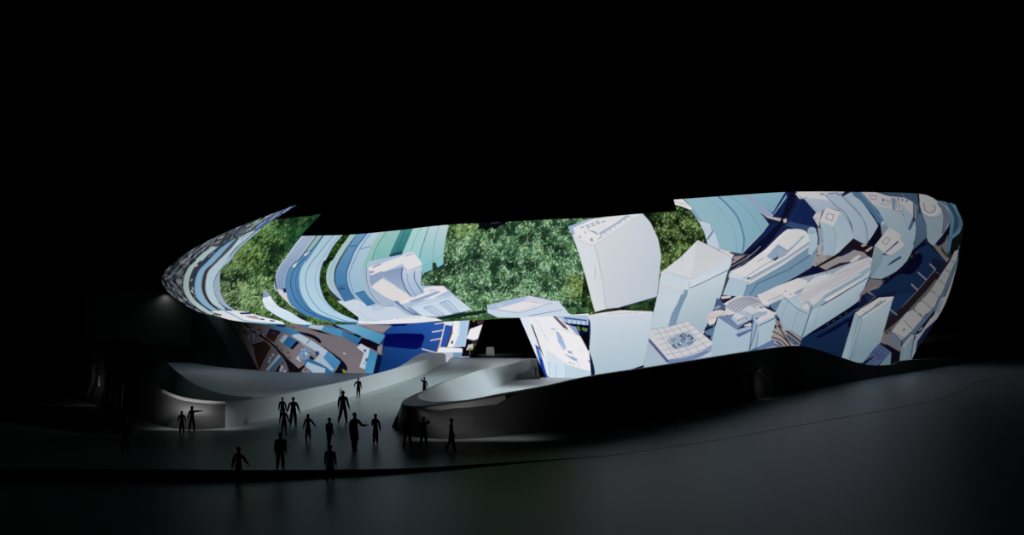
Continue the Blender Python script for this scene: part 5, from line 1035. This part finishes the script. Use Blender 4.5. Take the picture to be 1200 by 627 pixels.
def on_wall(B, Tt, px, f, out=.03):
    """point on the outer wall of a plinth at sheet x px and height fraction f"""
    best = None
    D_B = densify(np.array([tuple(v) for v in B]), 8); D_T = densify(np.array([tuple(v) for v in Tt]), 8)
    D = D_B * (1 - f) + D_T * f
    xs = 600 + D[:, 0] * FPX / D[:, 1]
    i = int(np.argmin(abs(xs - px))); a = D[max(i - 2, 0)]; b = D[min(i + 2, len(D) - 1)]
    t = Vector(b - a); n_ = Vector((t.y, -t.x, 0)).normalized()
    if n_.y > 0: n_ = -n_
    return Vector(D[i]) + n_ * out

def strip(name, pts_in, m, parent, w=.08, out=.05, label=None):
    """thin bar through (px, f) stations on a plinth wall"""
    (B, Tt), st = pts_in
    bm = bmesh.new(); prev = None
    for px, f in st:
        p = on_wall(B, Tt, px, f, .0); q = on_wall(B, Tt, px, f, out)
        a = [bm.verts.new(v - Vector(parent.location)) for v in (p + Vector((-w, 0, 0)), q + Vector((-w, 0, 0)), q + Vector((w, 0, 0)), p + Vector((w, 0, 0)))]
        if prev:
            for k in range(4): bm.faces.new((prev[k], prev[(k + 1) % 4], a[(k + 1) % 4], a[k]))
        else: bm.faces.new(a[::-1])
        prev = a
    bm.faces.new(prev); bmesh.ops.recalc_face_normals(bm, faces=bm.faces)
    o = bm_obj(name, bm, m, parent)
    if label: o['label'] = label
    return o
RS = (OB[:16], OT[:16])
strip('vent_frame', (RS, [(884, .60), (888, .60), (891, .56), (894, .46), (898, .30), (904, .06)]), M_TRIM, rpl, .10, .10, 'bright rounded edge of the vent')
for px in (838, 848, 858, 868, 878):
    strip('vent_slat', (RS, [(px, .70), (px + 1.5, .4), (px + 3, .06)]), M_TRIM, rpl, .025, .12)
strip('wall_seam', (RS, [(922, .82), (930, .66), (944, .24), (950, .08)]), M_TRIM, rpl, .07, .07)
for px in (492, 513):
    pass

# ------------------------------------------------------------------ ramp between the two plinths
LW = [(522, 424.5), (499, 437.5), (470, 447.5), (430, 460), (394, 469.5), (360, 480), (330, 488), (286, 497)]     # foot of the left parapet
LWw = []
for x, y in LW:
    Y = RY(y); LWw.append(((x - 600) * Y / FPX, Y))
LWs = sorted(LWw, key=lambda v: v[1])
rl = []; rr = []; rbx = []; RY_ = [q.y for q in OB[19:]]
for Y in np.linspace(67, 150, 140):
    xl = float(np.interp(Y, [v[1] for v in LWs], [v[0] for v in LWs])) - .25 if Y <= LWs[-1][1] else -7.4
    z = ramp_z(Y) + .004
    xb = float(np.interp(Y, RY_, [q.x for q in OB[19:]])); xt = float(np.interp(Y, [q.y for q in OT[19:]], [q.x for q in OT[19:]]))
    if Y > RY_[-1]: xb = OB[-1].x + (Y - RY_[-1]) * .08; xt = OT[-1].x + (Y - RY_[-1]) * .03
    xr = xb + (xt - xb) * min(z / 2.6, 1) - .3 * min(max((Y - 80) / 8, 0), 1); rbx.append(xb)
    rl.append(Vector((xl, Y, z))); rr.append(Vector((xr, Y, z)))
cols_ = [[l.lerp(r, t) for t in (0, .25, .5, .75, 1)] for l, r in zip(rl, rr)]
V, Fc = loft(cols_); Fc = [f[::-1] for f in Fc]
skirt = len(V); V += [Vector((v.x, v.y, -.05)) for v in rl] + [Vector((xb_, v.y, -.05)) for xb_, v in zip(rbx, rr)]
n = len(rl)
for i in range(n - 1):
    Fc.append((i * 5, skirt + i, skirt + i + 1, (i + 1) * 5)); Fc.append((i * 5 + 4, (i + 1) * 5 + 4, skirt + n + i + 1, skirt + n + i))
rp = mesh_obj('ramp', V, Fc, M_GROUND, smooth=False); tag(rp, 'pale ramp rising between two curved walls to the dark entrance', 'ramp', kind='structure')

# left plinth, mirrored in idea: high at the far left, sinking into the ramp parapet
LB_ = [(522.5, 424.5), (499, 437.5), (470, 447.5), (430, 460), (394, 469.5), (360, 480), (330, 488), (286, 497.5), (264, 501.5), (245, 503), (225, 503.5), (207, 502.5), (185, 498), (160, 490), (110, 474), (60, 460), (0, 445), (-60, 437)]
LT_ = [(522.5, 415.5), (497, 422.5), (470, 430.3), (430, 441), (394, 449.6), (360, 456.5), (330, 463), (290, 469), (264, 470.3), (245, 469.6), (225, 467.4), (208, 463.6), (190, 456), (165, 440), (112, 412), (62, 404), (0, 402), (-60, 402)]
LI_ = [(519, 413.8), (493, 414.2), (468, 429.5), (430, 440.2), (394, 448.6), (360, 455.3), (330, 461.4), (298, 465.2), (266, 462.6), (246, 457.6), (229, 450.5), (213, 440), (198, 427), (176, 405), (130, 398), (62, 396), (0, 396), (-60, 397)]
wI = [.4, 7.0, .5, .5, .5, .6, .9, 2, 3, 4.5, 5.5, 6.5, 7.5, 8, 7, 6, 5, 5]
lB, lT, lI, lIB = [], [], [], []
for i, ((xb, yb), (xt, yt), (xi, yi)) in enumerate(zip(LB_, LT_, LI_)):
    if i < 9:
        Y = RY(yb); z0 = ramp_z(Y) if i < 7 else 0
    else: Y = GY(yb); z0 = 0
    b = P(xb, yb, Y); b.z = min(b.z, z0); lB.append(Vector((b.x, b.y, 0.0) if i >= 6 else (b.x, b.y, z0 - .3)))
    Yt = Y + (.25 if i < 9 else .8); lT.append(P(xt, yt, Yt)); lI.append(P(xi, yi, Yt + wI[i]))
    lIB.append(Vector((lI[-1].x - (.1 if i < 9 else -.2), lI[-1].y + .35, DZ)))
lpl = empty('curved_plinth', (-22, 70, 0), 'dark curved plinth at the far left sinking into the long pale ramp parapet', 'plinth', 'curved plinths')
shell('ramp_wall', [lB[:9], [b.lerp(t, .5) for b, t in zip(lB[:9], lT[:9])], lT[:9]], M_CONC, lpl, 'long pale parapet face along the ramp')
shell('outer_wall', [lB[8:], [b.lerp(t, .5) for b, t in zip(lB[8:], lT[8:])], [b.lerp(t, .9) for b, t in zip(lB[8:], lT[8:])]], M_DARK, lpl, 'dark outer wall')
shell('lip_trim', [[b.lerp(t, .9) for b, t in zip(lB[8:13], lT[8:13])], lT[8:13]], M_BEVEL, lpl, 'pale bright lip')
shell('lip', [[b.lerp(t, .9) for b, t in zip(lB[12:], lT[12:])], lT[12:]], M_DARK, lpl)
shell('top_ledge', [lT[:8], lI[:8]], M_CONC, lpl, 'pale flat top of the parapet')
shell('top_slope', [lT[7:], lI[7:]], M_SLOPE, lpl, 'dark sloping top of the wall')
shell('inner_wall', [lI, lIB], M_CONC, lpl)
e0_, e1_, e2_ = lB[0], lT[0], lI[0]; mesh_obj('end_wall', [e0_, e1_, e2_, Vector((e2_.x, e2_.y, e0_.z)), lI[1], Vector((lI[1].x, lI[1].y, DZ))], [(0, 3, 2, 1), (3, 5, 4, 2)], M_CONC, lpl)
LS = (lB[9:17], lT[9:17])
strip('vent_frame', (LS, [(113.5, .76), (109, .45), (104, .12)]), M_TRIM, lpl, .15, .10, 'bright slanted edge of the vent')
strip('vent_frame', (LS, [(118, .58), (115.5, .38), (112, .12)]), M_TRIM, lpl, .06, .10)
for px in (124, 130, 136, 142, 148):
    strip('vent_slat', (LS, [(px, .66), (px - 2, .4), (px - 4, .12)]), M_TRIM, lpl, .02, .10)

# ------------------------------------------------------------------ sunken terraces in front of the lower screens
def flat(name, pts, z, m):
    bm = bmesh.new(); vs = [bm.verts.new((p[0], p[1], z)) for p in pts]
    f = bm.faces.new(vs); bm.normal_update()
    if f.normal.z < 0: f.normal_flip()
    bmesh.ops.triangulate(bm, faces=[f]); return bm_obj(name, bm, m)
pts = [(v[0], v[1]) for v in densify(np.array([tuple(v) for v in IB]), 3)]
t1 = flat('terrace', pts + [(6, 140), (70, 150)], DZ - .01, M_RAMP); tag(t1, 'sunken pale terrace inside the right plinth beside the ramp', 'terrace', kind='structure')
pts = [(v[0], v[1]) for v in densify(np.array([tuple(v) for v in lIB]), 3)]
t2 = flat('terrace', pts + [(-80, 150), (-8, 140)], DZ - .01, M_TERR); tag(t2, 'sunken terrace before the lower screen left of the ramp', 'terrace', kind='structure')

# ------------------------------------------------------------------ darker service buildings at both ends
def box(name, lo, hi, m, parent=None):
    (x0, y0, z0), (x1, y1, z1) = lo, hi
    V = [(x0, y0, z0), (x1, y0, z0), (x1, y1, z0), (x0, y1, z0), (x0, y0, z1), (x1, y0, z1), (x1, y1, z1), (x0, y1, z1)]
    Fc = [(0, 3, 2, 1), (4, 5, 6, 7), (0, 1, 5, 4), (1, 2, 6, 5), (2, 3, 7, 6), (3, 0, 4, 7)]
    return mesh_obj(name, V, Fc, m, parent)
# ------------------------------------------------------------------ service buildings
sb = empty('service_block', (-48, 178, 0), 'dark flat-roofed block faintly lit behind the tapering end of the screen', 'building')
def pbox(name, lo, hi, m, parent): 
    o = box(name, lo, hi, m, parent); return o
pbox('upper_wall', (-78, 172, 3.0), (-36, 186, 11.6), M_SOFF, sb)
pbox('lower_wall', (-84, 170.5, 0), (-30, 187, 3.0), M_SOFF, sb)
pbox('parapet_cap', (-78.2, 171.7, 11.6), (-35.8, 186.2, 11.8), M_SOFF, sb)
bw = empty('boundary_wall', (73, 156, 0), 'low grey wall running away behind the high prow of the screen', 'wall')
def slab(name, a, b, z0, z1, th, m, parent):
    a, b = Vector(a), Vector(b); t = (b - a).normalized(); n_ = Vector((t.y, -t.x, 0)) * th / 2
    V = [Vector((*(p + s).xy, z)) for z in (z0, z1) for p, s in ((a, n_), (b, n_), (b, -n_), (a, -n_))]
    return mesh_obj(name, V, [(0, 3, 2, 1), (4, 5, 6, 7), (0, 1, 5, 4), (1, 2, 6, 5), (2, 3, 7, 6), (3, 0, 4, 7)], m, parent)
slab('wall_body', (58, 138, 0), (90, 182, 0), 0, 3.2, .5, M_BACK, bw)
slab('wall_cap', (58, 138, 0), (90, 182, 0), 3.2, 4.3, .7, M_CONC, bw)
en = empty('entrance_block', (-2.6, 122, 2.4), 'small pale block standing inside the dark entrance', 'block')
p_, q_ = P(569.5, 418.5, 121), P(579.5, 410, 121)
bm = bmesh.new(); bmesh.ops.create_cube(bm, size=1); 
for v in bm.verts: v.co = Vector((v.co.x * (q_.x - p_.x) * (1.0 if v.co.z < 0 else .86), v.co.y * .8, v.co.z * 1.0 + .52))
bmesh.ops.bevel(bm, geom=list(bm.edges), offset=.03, segments=2, affect='EDGES')
en.location = ((p_.x + q_.x) / 2, 121.4, ramp_z(121) + .004)
bm_obj('body', bm, M_CONC, en)
box('plinth_plate', (en.location.x - .62, 121.4 - .5, en.location.z), (en.location.x + .62, 121.4 + .5, en.location.z + .04), M_FRAME, en)

# ------------------------------------------------------------------ people
M_SKIN = mat('skin', (.20, .12, .085), .6, 0, .3)
M_HAIR = mat('dark_hair', (.012, .009, .008), .6, 0, .3)
M_CLOTH = [mat('black_wool', (.010, .010, .011), .9, 0, .15, noise=.2, scale=30), mat('navy_cotton', (.010, .011, .016), .9, 0, .15, noise=.2, scale=30), mat('charcoal_denim', (.014, .014, .015), .9, 0, .15, noise=.2, scale=40)]
M_SHOE = mat('black_leather', (.008, .008, .008), .5, 0, .3)

def skin_mesh(verts, edges, radii, sub=1, root=0):
    me = bpy.data.meshes.new('tmp'); me.from_pydata([tuple(v) for v in verts], edges, [])
    o = bpy.data.objects.new('tmp', me); C.objects.link(o)
    md = o.modifiers.new('s', 'SKIN'); md.use_smooth_shade = True; md.branch_smoothing = .5
    for i, v in enumerate(me.skin_vertices[0].data):
        r = radii[i]; v.radius = r if isinstance(r, tuple) else (r, r); v.use_root = (i == root)
    sd = o.modifiers.new('d', 'SUBSURF'); sd.levels = sub; sd.render_levels = sub
    dg = bpy.context.evaluated_depsgraph_get(); ev = o.evaluated_get(dg)
    out = bpy.data.meshes.new_from_object(ev)
    bpy.data.objects.remove(o); bpy.data.meshes.remove(me)
    return out

def ball(bm, c, r, seg=10):
    M = Matrix.Translation(c) @ Matrix.Diagonal((*r, 1)); bmesh.ops.create_uvsphere(bm, u_segments=seg, v_segments=seg - 2, radius=1, matrix=M)

def person(label, px, py, hpx, rz=0, legL=(0, 0), legR=(0, 0), armL=(0, 10, 10), armR=(0, 10, 10), hair='short', wear='trousers', spread=3, turn=0, lean=0, shade=0, z=None, bulk=1.0):
    """legs: (swing, knee bend); arms: (swing, away from body, elbow bend[, forearm yaw]); degrees. rz=0 faces the camera."""
    Y = GY(py, z) if z is not None else RY(py)
    zg = z if z is not None else (ramp_z(Y) + (.004 if Y > 68 and px > 300 else 0))
    H = hpx * Y / FPX
    R = math.radians
    def rotx(v, a): return Vector((v.x, v.y * math.cos(a) - v.z * math.sin(a), v.y * math.sin(a) + v.z * math.cos(a)))
    V, E, RD = [], [], []
    def add(v, r, p=None):
        V.append(Vector(v)); RD.append(r)
        if p is not None: E.append((p, len(V) - 1))
        return len(V) - 1
    B = bulk
    pel = add((0, 0, .53), (.068 * B, .056 * B)); wst = add((0, .004, .62), (.066 * B, .052 * B), pel); chs = add((0, .006, .73), (.086 * B, .062 * B), wst)
    ush = add((0, .004, .797), (.074 * B, .050), chs); nck = add((0, -.002, .848), (.036, .036), ush)
    jaw = add((0, -.012, .885), (.042, .048), nck); hed = add((0, -.008, .932), (.052, .060), jaw); crn = add((0, .002, .978), (.032, .036), hed)
    nose = add((0, -.062, .915), (.010, .012), hed)
    arms, legs = {}, {}
    for sd, ar in ((-1, armL), (1, armR)):          # -1: the figure's own left appears on +x when facing the camera is mirrored; kept simple
        s, ab, el = R(ar[0]), R(ar[1]), R(ar[2]); yaw = R(ar[3]) if len(ar) > 3 else 0
        sh = add((sd * .100 * B, .004, .798), .042, ush)
        d = Vector((sd * math.sin(ab), -math.sin(s) * math.cos(ab), -math.cos(s) * math.cos(ab)))
        ep = V[sh] + d * .175; e = add(ep, .031, sh)
        s2 = s + el; d2 = Vector((sd * math.sin(ab) * math.cos(el), -math.sin(s2) * math.cos(ab), -math.cos(s2) * math.cos(ab))); d2 = Matrix.Rotation(yaw * sd, 3, 'Z') @ d2; d2.normalize()
        w1 = add(ep + d2 * .15, .021, e); pm = add(ep + d2 * .19, (.020, .014), w1)
        hand = [sh, e, w1, pm]
        sidev = d2.cross(Vector((sd, 0, .2))).normalized(); nrm = d2.cross(sidev).normalized()
        for k, ln in enumerate((.036, .042, .040, .032)):
            b0 = V[pm] + sidev * (k - 1.5) * .0085 + d2 * .014; m1 = add(b0 + d2 * ln * .5, .0052, pm); add(V[m1] + (d2 + nrm * .35).normalized() * ln * .5, .0042, m1)
        tb = add(V[w1] + d2 * .022 + sidev * .024, .0062, w1); add(V[tb] + (d2 + sidev * .4).normalized() * .024, .005, tb)
        arms[sd] = (sh, e, w1)
    for sd, lg in ((-1, legL), (1, legR)):
        a, k = R(lg[0]), R(lg[1]); spd = R(spread)
        hp = add((sd * .044 * B, 0, .505), (.058 * B, .058 * B), pel)
        d = Vector((sd * math.sin(spd), -math.sin(a) * math.cos(spd), -math.cos(a) * math.cos(spd)))
        kn = add(V[hp] + d * .235, .042, hp); a2 = a - k
        d2 = Vector((sd * math.sin(spd) * .8, -math.sin(a2), -math.cos(a2))).normalized()
        cf = add(V[kn] + d2 * .08, .040, kn); an = add(V[kn] + d2 * .228, .025, cf)
        ft = Vector((sd * .02, -.075, -.020 - max(0, -a2) * .05)); toe = add(V[an] + ft, (.020, .014), an); heel = add(V[an] + Vector((0, .018, -.024)), (.016, .012), an)
        legs[sd] = (hp, kn, cf, an, toe, heel)
    if turn:
        for i in (jaw, hed, crn, nose): V[i] = Matrix.Rotation(R(turn), 3, 'Z') @ V[i]
    if lean:
        for i in range(len(V)):
            if V[i].z > .53: V[i] = Vector((0, 0, .53)) + rotx(V[i] - Vector((0, 0, .53)), R(lean))
    zmin = min(min(V[l[4]].z - .014, V[l[5]].z - .012, V[l[3]].z - .034) for l in legs.values()); ztop = max(v.z for v in V) + .022
    sc_ = H / (ztop - zmin)
    Vs = [Vector((v.x, v.y, v.z - zmin)) * sc_ for v in V]
    def part_mesh(ids, infl, extra=0.0, hem=None):
        m_ = {j: i for i, j in enumerate(ids)}; ed = [(m_[a], m_[b]) for a, b in E if a in m_ and b in m_]
        rr = [tuple(x * sc_ * infl + extra for x in (RD[j] if isinstance(RD[j], tuple) else (RD[j], RD[j]))) for j in ids]
        vv = [Vs[j] for j in ids]
        for zz, rad in (hem or ()):
            vv.append(Vector((0, .002, zz - zmin)) * sc_); rr.append((rad[0] * sc_ * B, rad[1] * sc_ * B)); ed.append((0 if len(vv) == len(ids) + 1 else len(vv) - 2, len(vv) - 1))
        return skin_mesh(vv, ed, rr)
    x = (px - 600) * Y / FPX
    body = skin_mesh(Vs, E, [tuple(q * sc_ for q in (r if isinstance(r, tuple) else (r, r))) for r in RD])
    body.materials.clear(); body.materials.append(M_SKIN); body.name = 'person'
    bm = bmesh.new(); bm.from_mesh(body)
    for sx in (-1, 1): ball(bm, Vs[hed] + Vector((sx * .047, .006, -.004)) * sc_, Vector((.008, .014, .020)) * sc_, 8)
    bm.to_mesh(body); bm.free()
    o = bpy.data.objects.new('person', body); C.objects.link(o)
    o.location = (x, Y, zg); o.rotation_euler = (0, 0, R(rz)); tag(o, label, 'person', 'visitors on the plaza')
    def child(name, me, m):
        me.materials.clear(); me.materials.append(m); me.name = name
        for p in me.polygons: p.use_smooth = True
        c = bpy.data.objects.new(name, me); C.objects.link(c); c.parent = o; return c
    cl = M_CLOTH[shade % 3]; cl2 = M_CLOTH[(shade + 1) % 3]
    top_ids = [pel, wst, chs, ush] + [i for s in (-1, 1) for i in arms[s]]
    jm = part_mesh(top_ids, 1.14, .006)
    bm = bmesh.new(); bm.from_mesh(jm)
    rings = []
    for zz, rx, ry in ((.66, .070, .058), (.61, .080, .066), (.56, .086, .071), (.51, .090, .075), (.465, .091, .076)):
        rings.append([bm.verts.new((rx * B * sc_ * math.cos(t), ry * B * sc_ * math.sin(t) + .003, (zz - zmin) * sc_)) for t in np.linspace(0, 2 * math.pi, 16, endpoint=False)])
    for r0, r1 in zip(rings[:-1], rings[1:]):
        for i in range(16): bm.faces.new((r1[i], r1[(i + 1) % 16], r0[(i + 1) % 16], r0[i]))
    bm.to_mesh(jm); bm.free()
    child('jacket' if wear in ('trousers', 'coat') else 'top', jm, cl)
    if wear in ('trousers', 'coat'):
        ids = [pel, wst] + [i for s in (-1, 1) for i in legs[s][:4]]
        child('trousers', part_mesh(ids, 1.14, .010 if wear == 'trousers' else .004), cl2)
    if wear in ('skirt', 'coat', 'dress'):
        zt, zb = {'skirt': (.60, .36), 'coat': (.66, .30), 'dress': (.64, .33)}[wear]
        bm = bmesh.new(); rings = []
        for t in np.linspace(0, 1, 6):
            zz = (zt * (1 - t) + zb * t - zmin) * sc_; rx = (.074 + .028 * t) * sc_ * B; ry = (.060 + .040 * t) * sc_ * B
            rings.append([bm.verts.new((rx * math.cos(a), ry * math.sin(a) + .003, zz)) for a in np.linspace(0, 2 * math.pi, 16, endpoint=False)])
        for r0, r1 in zip(rings[:-1], rings[1:]):
            for i in range(16): bm.faces.new((r0[i], r1[i], r1[(i + 1) % 16], r0[(i + 1) % 16]))
        bm.faces.new(rings[0][::-1]); bm.faces.new(rings[-1])
        bmesh.ops.recalc_face_normals(bm, faces=bm.faces)
        me = bpy.data.meshes.new('skirt'); bm.to_mesh(me); bm.free(); child('skirt' if wear != 'coat' else 'coat_hem', me, cl)
        if wear != 'coat': child('tights', part_mesh([pel] + [i for s in (-1, 1) for i in legs[s][:4]], 1.06), M_CLOTH[0])
    for s in (-1, 1):
        child('shoe', part_mesh([legs[s][3], legs[s][4], legs[s][5]], 1.25), M_SHOE)
    bm = bmesh.new(); hc = Vs[hed] + Vector((0, .012, .020)) * sc_
    ball(bm, hc, Vector((.055, .062, .050)) * sc_, 12)
    if hair == 'long':
        for t in np.linspace(0, 1, 6): ball(bm, Vs[hed] + Vector((0, .030 + .012 * t, -.01 - .12 * t)) * sc_, Vector((.054 - .012 * t, .036 - .01 * t, .045)) * sc_, 10)
    if hair == 'bun': ball(bm, Vs[hed] + Vector((0, .064, .030)) * sc_, Vector((.026, .026, .026)) * sc_, 8)
    me = bpy.data.meshes.new('hair'); bm.to_mesh(me); bm.free()
    child('hair', me, M_HAIR)
    return o

ZF = -.31
person('man in dark jacket walking away beside the pale left parapet, partly hidden', 331, 493.5, 28, 180, (12, 5), (-12, 12), (8, 8, 10), (-8, 8, 10), shade=0)
person('small person in a dark skirt standing close behind the man beside the left parapet', 333, 509.6, 31, 175, (4, 2), (-4, 4), (0, 16, 12), (0, 16, 12), hair='bun', wear='skirt', shade=1)
person('broad man in dark jacket walking away, second from the left parapet, arms held out', 343.7, 499.6, 34.3, 186, (14, 4), (-14, 22), (6, 17, 14), (-6, 17, 14), shade=2, bulk=1.12)
person('slim woman in the middle of the plaza walking alone with one arm swung out', 361, 516.6, 31.6, 10, (14, 6), (-14, 16), (-8, 14, 14), (8, 34, 12), hair='long', shade=0, bulk=.9)
person('tall man striding up the plaza toward the ramp, in front of the parapet', 402, 495.8, 37.8, 172, (18, 6), (-16, 26), (-8, 16, 12), (10, 12, 14), shade=1, bulk=1.1)
person('stocky man in dark jacket standing sideways just behind the man below the curb', 386, 526, 36.6, 60, (6, 2), (-10, 6), (2, 6, 18), (0, 6, 18), shade=2, bulk=1.1)
person('large man in a long coat in the middle, forearm stretched out sideways', 415.5, 528.8, 45.3, 50, (5, 2), (-5, 4), (0, 8, 12), (30, 20, 66), wear='coat', shade=0, bulk=1.15)
person('man in dark jacket standing with his back turned at the edge of the curb', 328.5, 551, 44, 190, (8, 2), (-12, 14), (0, 4, 12), (0, 4, 12), shade=1, bulk=1.12)
person('man in dark suit standing below the curb in the lower paving', 387, 565.5, 44.5, 172, (3, 2), (-3, 4), (0, 7, 12), (0, 7, 12), shade=2, bulk=1.12, z=ZF)
person('woman in short dark dress and boots standing against the left parapet, hand on hip', 420, 466, 23.2, 10, (3, 0), (-3, 2), (-30, 28, 80), (0, 8, 14), hair='bun', wear='dress', shade=0)
person('long-haired woman standing upright left of the plinth nose, looking at her hand', 440, 520.4, 35.7, 8, (2, 0), (-2, 2), (20, 6, 95), (0, 12, 14), hair='long', shade=1, spread=2, bulk=.9)
person('man with legs apart standing nearest the rounded plinth nose', 477.5, 523.5, 37.3, 160, (6, 2), (-8, 8), (0, 7, 10), (0, 7, 10), shade=2, spread=7)
person('man before the plinth nose holding a hand up to his ear', 496.5, 524.5, 36, 200, (4, 2), (-6, 4), (85, 46, 140), (0, 10, 14), shade=0, spread=9)
person('man in dark clothes walking sideways along the plinth front', 529, 529, 38.8, 100, (13, 4), (-12, 16), (-10, 6, 12), (10, 6, 14), shade=1)
person('person in a coat on the ramp behind the plinth nose, hand raised to the head', 497.3, 464.2, 22.5, 15, (3, 0), (-3, 2), (95, 30, 125), (0, 10, 14), wear='coat', shade=2)
person('woman walking below the curb at the lower left with one forearm out', 279.5, 570.5, 46.8, 30, (14, 5), (-10, 10), (-6, 11, 10), (14, 24, 48), hair='bun', shade=0, z=ZF, bulk=.92)
person('long-haired girl in a hooded top by the dark left plinth', 213, 508, 26.5, 190, (8, 3), (-8, 8), (0, 14, 22), (0, 14, 22), hair='long', wear='trousers', shade=1)
person('woman at the left plinth pointing sideways with a straight arm', 225, 506, 30.2, 186, (4, 0), (-8, 4), (84, 36, 4), (0, 10, 12), hair='long', shade=2, spread=5)
person('figure standing in near darkness before the far left plinth', 147, 530, 41, 20, (5, 2), (-5, 4), (30, 14, 60), (0, 10, 12), shade=0)
# ------------------------------------------------------------------ fill lamps added for brightness
def area(name, loc, to, sx, sy, power, col=(1, 1, 1), spread=180):
    l = bpy.data.lights.new(name, 'AREA'); l.shape = 'RECTANGLE'; l.size = sx; l.size_y = sy; l.energy = power; l.color = col; l.spread = math.radians(spread)
    o = bpy.data.objects.new(name, l); C.objects.link(o); o.location = loc
    o.rotation_euler = (Vector(to) - Vector(loc)).to_track_quat('-Z', 'Y').to_euler(); return o
def spot(name, loc, to, power, ang, blend=.6, rad=.3, col=(1, 1, 1)):
    l = bpy.data.lights.new(name, 'SPOT'); l.energy = power; l.spot_size = math.radians(ang); l.spot_blend = blend; l.shadow_soft_size = rad; l.color = col
    o = bpy.data.objects.new(name, l); C.objects.link(o); o.location = loc
    o.rotation_euler = (Vector(to) - Vector(loc)).to_track_quat('-Z', 'Y').to_euler(); return o
# unseen fill lights added in the overhang above the entrance and right terrace
area('added_soffit_fill', (-1.3, 113.2, 7.0), (-1.3, 102, 0), 4, .5, 90, (.92, .9, 1.0), 150)
area('added_soffit_fill', (7, 110.6, 7.2), (4, 98, 0), 4, .5, 150, (.85, .95, 1.0), 150)
# unseen spot added above the prow to brighten ramp and parapets
spot('added_ramp_fill', (22, 103.5, 23.5), (-2.5, 87, 1), 64000, 39, 1.0, 3.0, (.80, .96, 1.0))
# unseen lamps added below both plinth lips to light wall, foot and bevel
area('added_lip_fill', (-2.2, 56.6, 1.85), (-2.2, 57.4, .2), 7, .12, 9, (1, .98, .96), 110)
area('added_lip_fill', (-20.6, 61.6, 1.6), (-20.6, 62.6, .2), 5, .12, 10, (1, .98, .96), 110)
area('added_bevel_fill', (-1.6, 56.5, 1.35), (-1.6, 57.6, 1.9), 6, .08, 9, (1, .98, .96), 100)  # added only to lift the lip bevels
area('added_bevel_fill', (-22.2, 61.6, 1.1), (-22.2, 62.9, 1.7), 4.5, .08, 24, (1, .98, .96), 100)
spot('added_block_fill', P(192, 342.5, 171.0), P(190, 404, 172.0), 420, 130, 1.0, .15)  # added to paint a glow down the service block wall
area('added_vent_fill', P(905, 452, 82.5), P(888, 448, 86), 1.2, .3, 1.6, (1, 1, 1), 120)  # added fill so the vent edges stand out
area('added_vent_fill', P(101, 450, 76), P(112, 445, 80), 1.2, .3, 2.2, (1, 1, 1), 120)
spot('added_entrance_fill', (-3.6, 118.6, 5.4), (-2.6, 121.4, 3), 90, 60, .8, .1)  # added inside the tunnel to brighten the pale block
# ------------------------------------------------------------------ camera, light, view
cam = bpy.data.cameras.new('camera'); co = bpy.data.objects.new('camera', cam); C.objects.link(co)
co.location = (0, 0, HC); co.rotation_euler = (math.radians(90), 0, 0)
cam.sensor_fit = 'HORIZONTAL'; cam.sensor_width = 36; cam.lens = 36 * FPX / 1200; cam.shift_y = (HOR - 313.5) / 1200
cam.clip_end = 2000
bpy.context.scene.camera = co
w = bpy.data.worlds.new('night'); bpy.context.scene.world = w; w.use_nodes = True
w.node_tree.nodes['Background'].inputs['Color'].default_value = (0, 0, 0, 1); w.node_tree.nodes['Background'].inputs['Strength'].default_value = 0
sc = bpy.context.scene
sc.view_settings.view_transform = 'Standard'; sc.view_settings.look = 'None'; sc.view_settings.exposure = 0; sc.view_settings.gamma = 1; sc.view_settings.use_curve_mapping = False
sc.cycles.use_denoising = True; sc.cycles.max_bounces = 6; sc.cycles.sample_clamp_indirect = 4
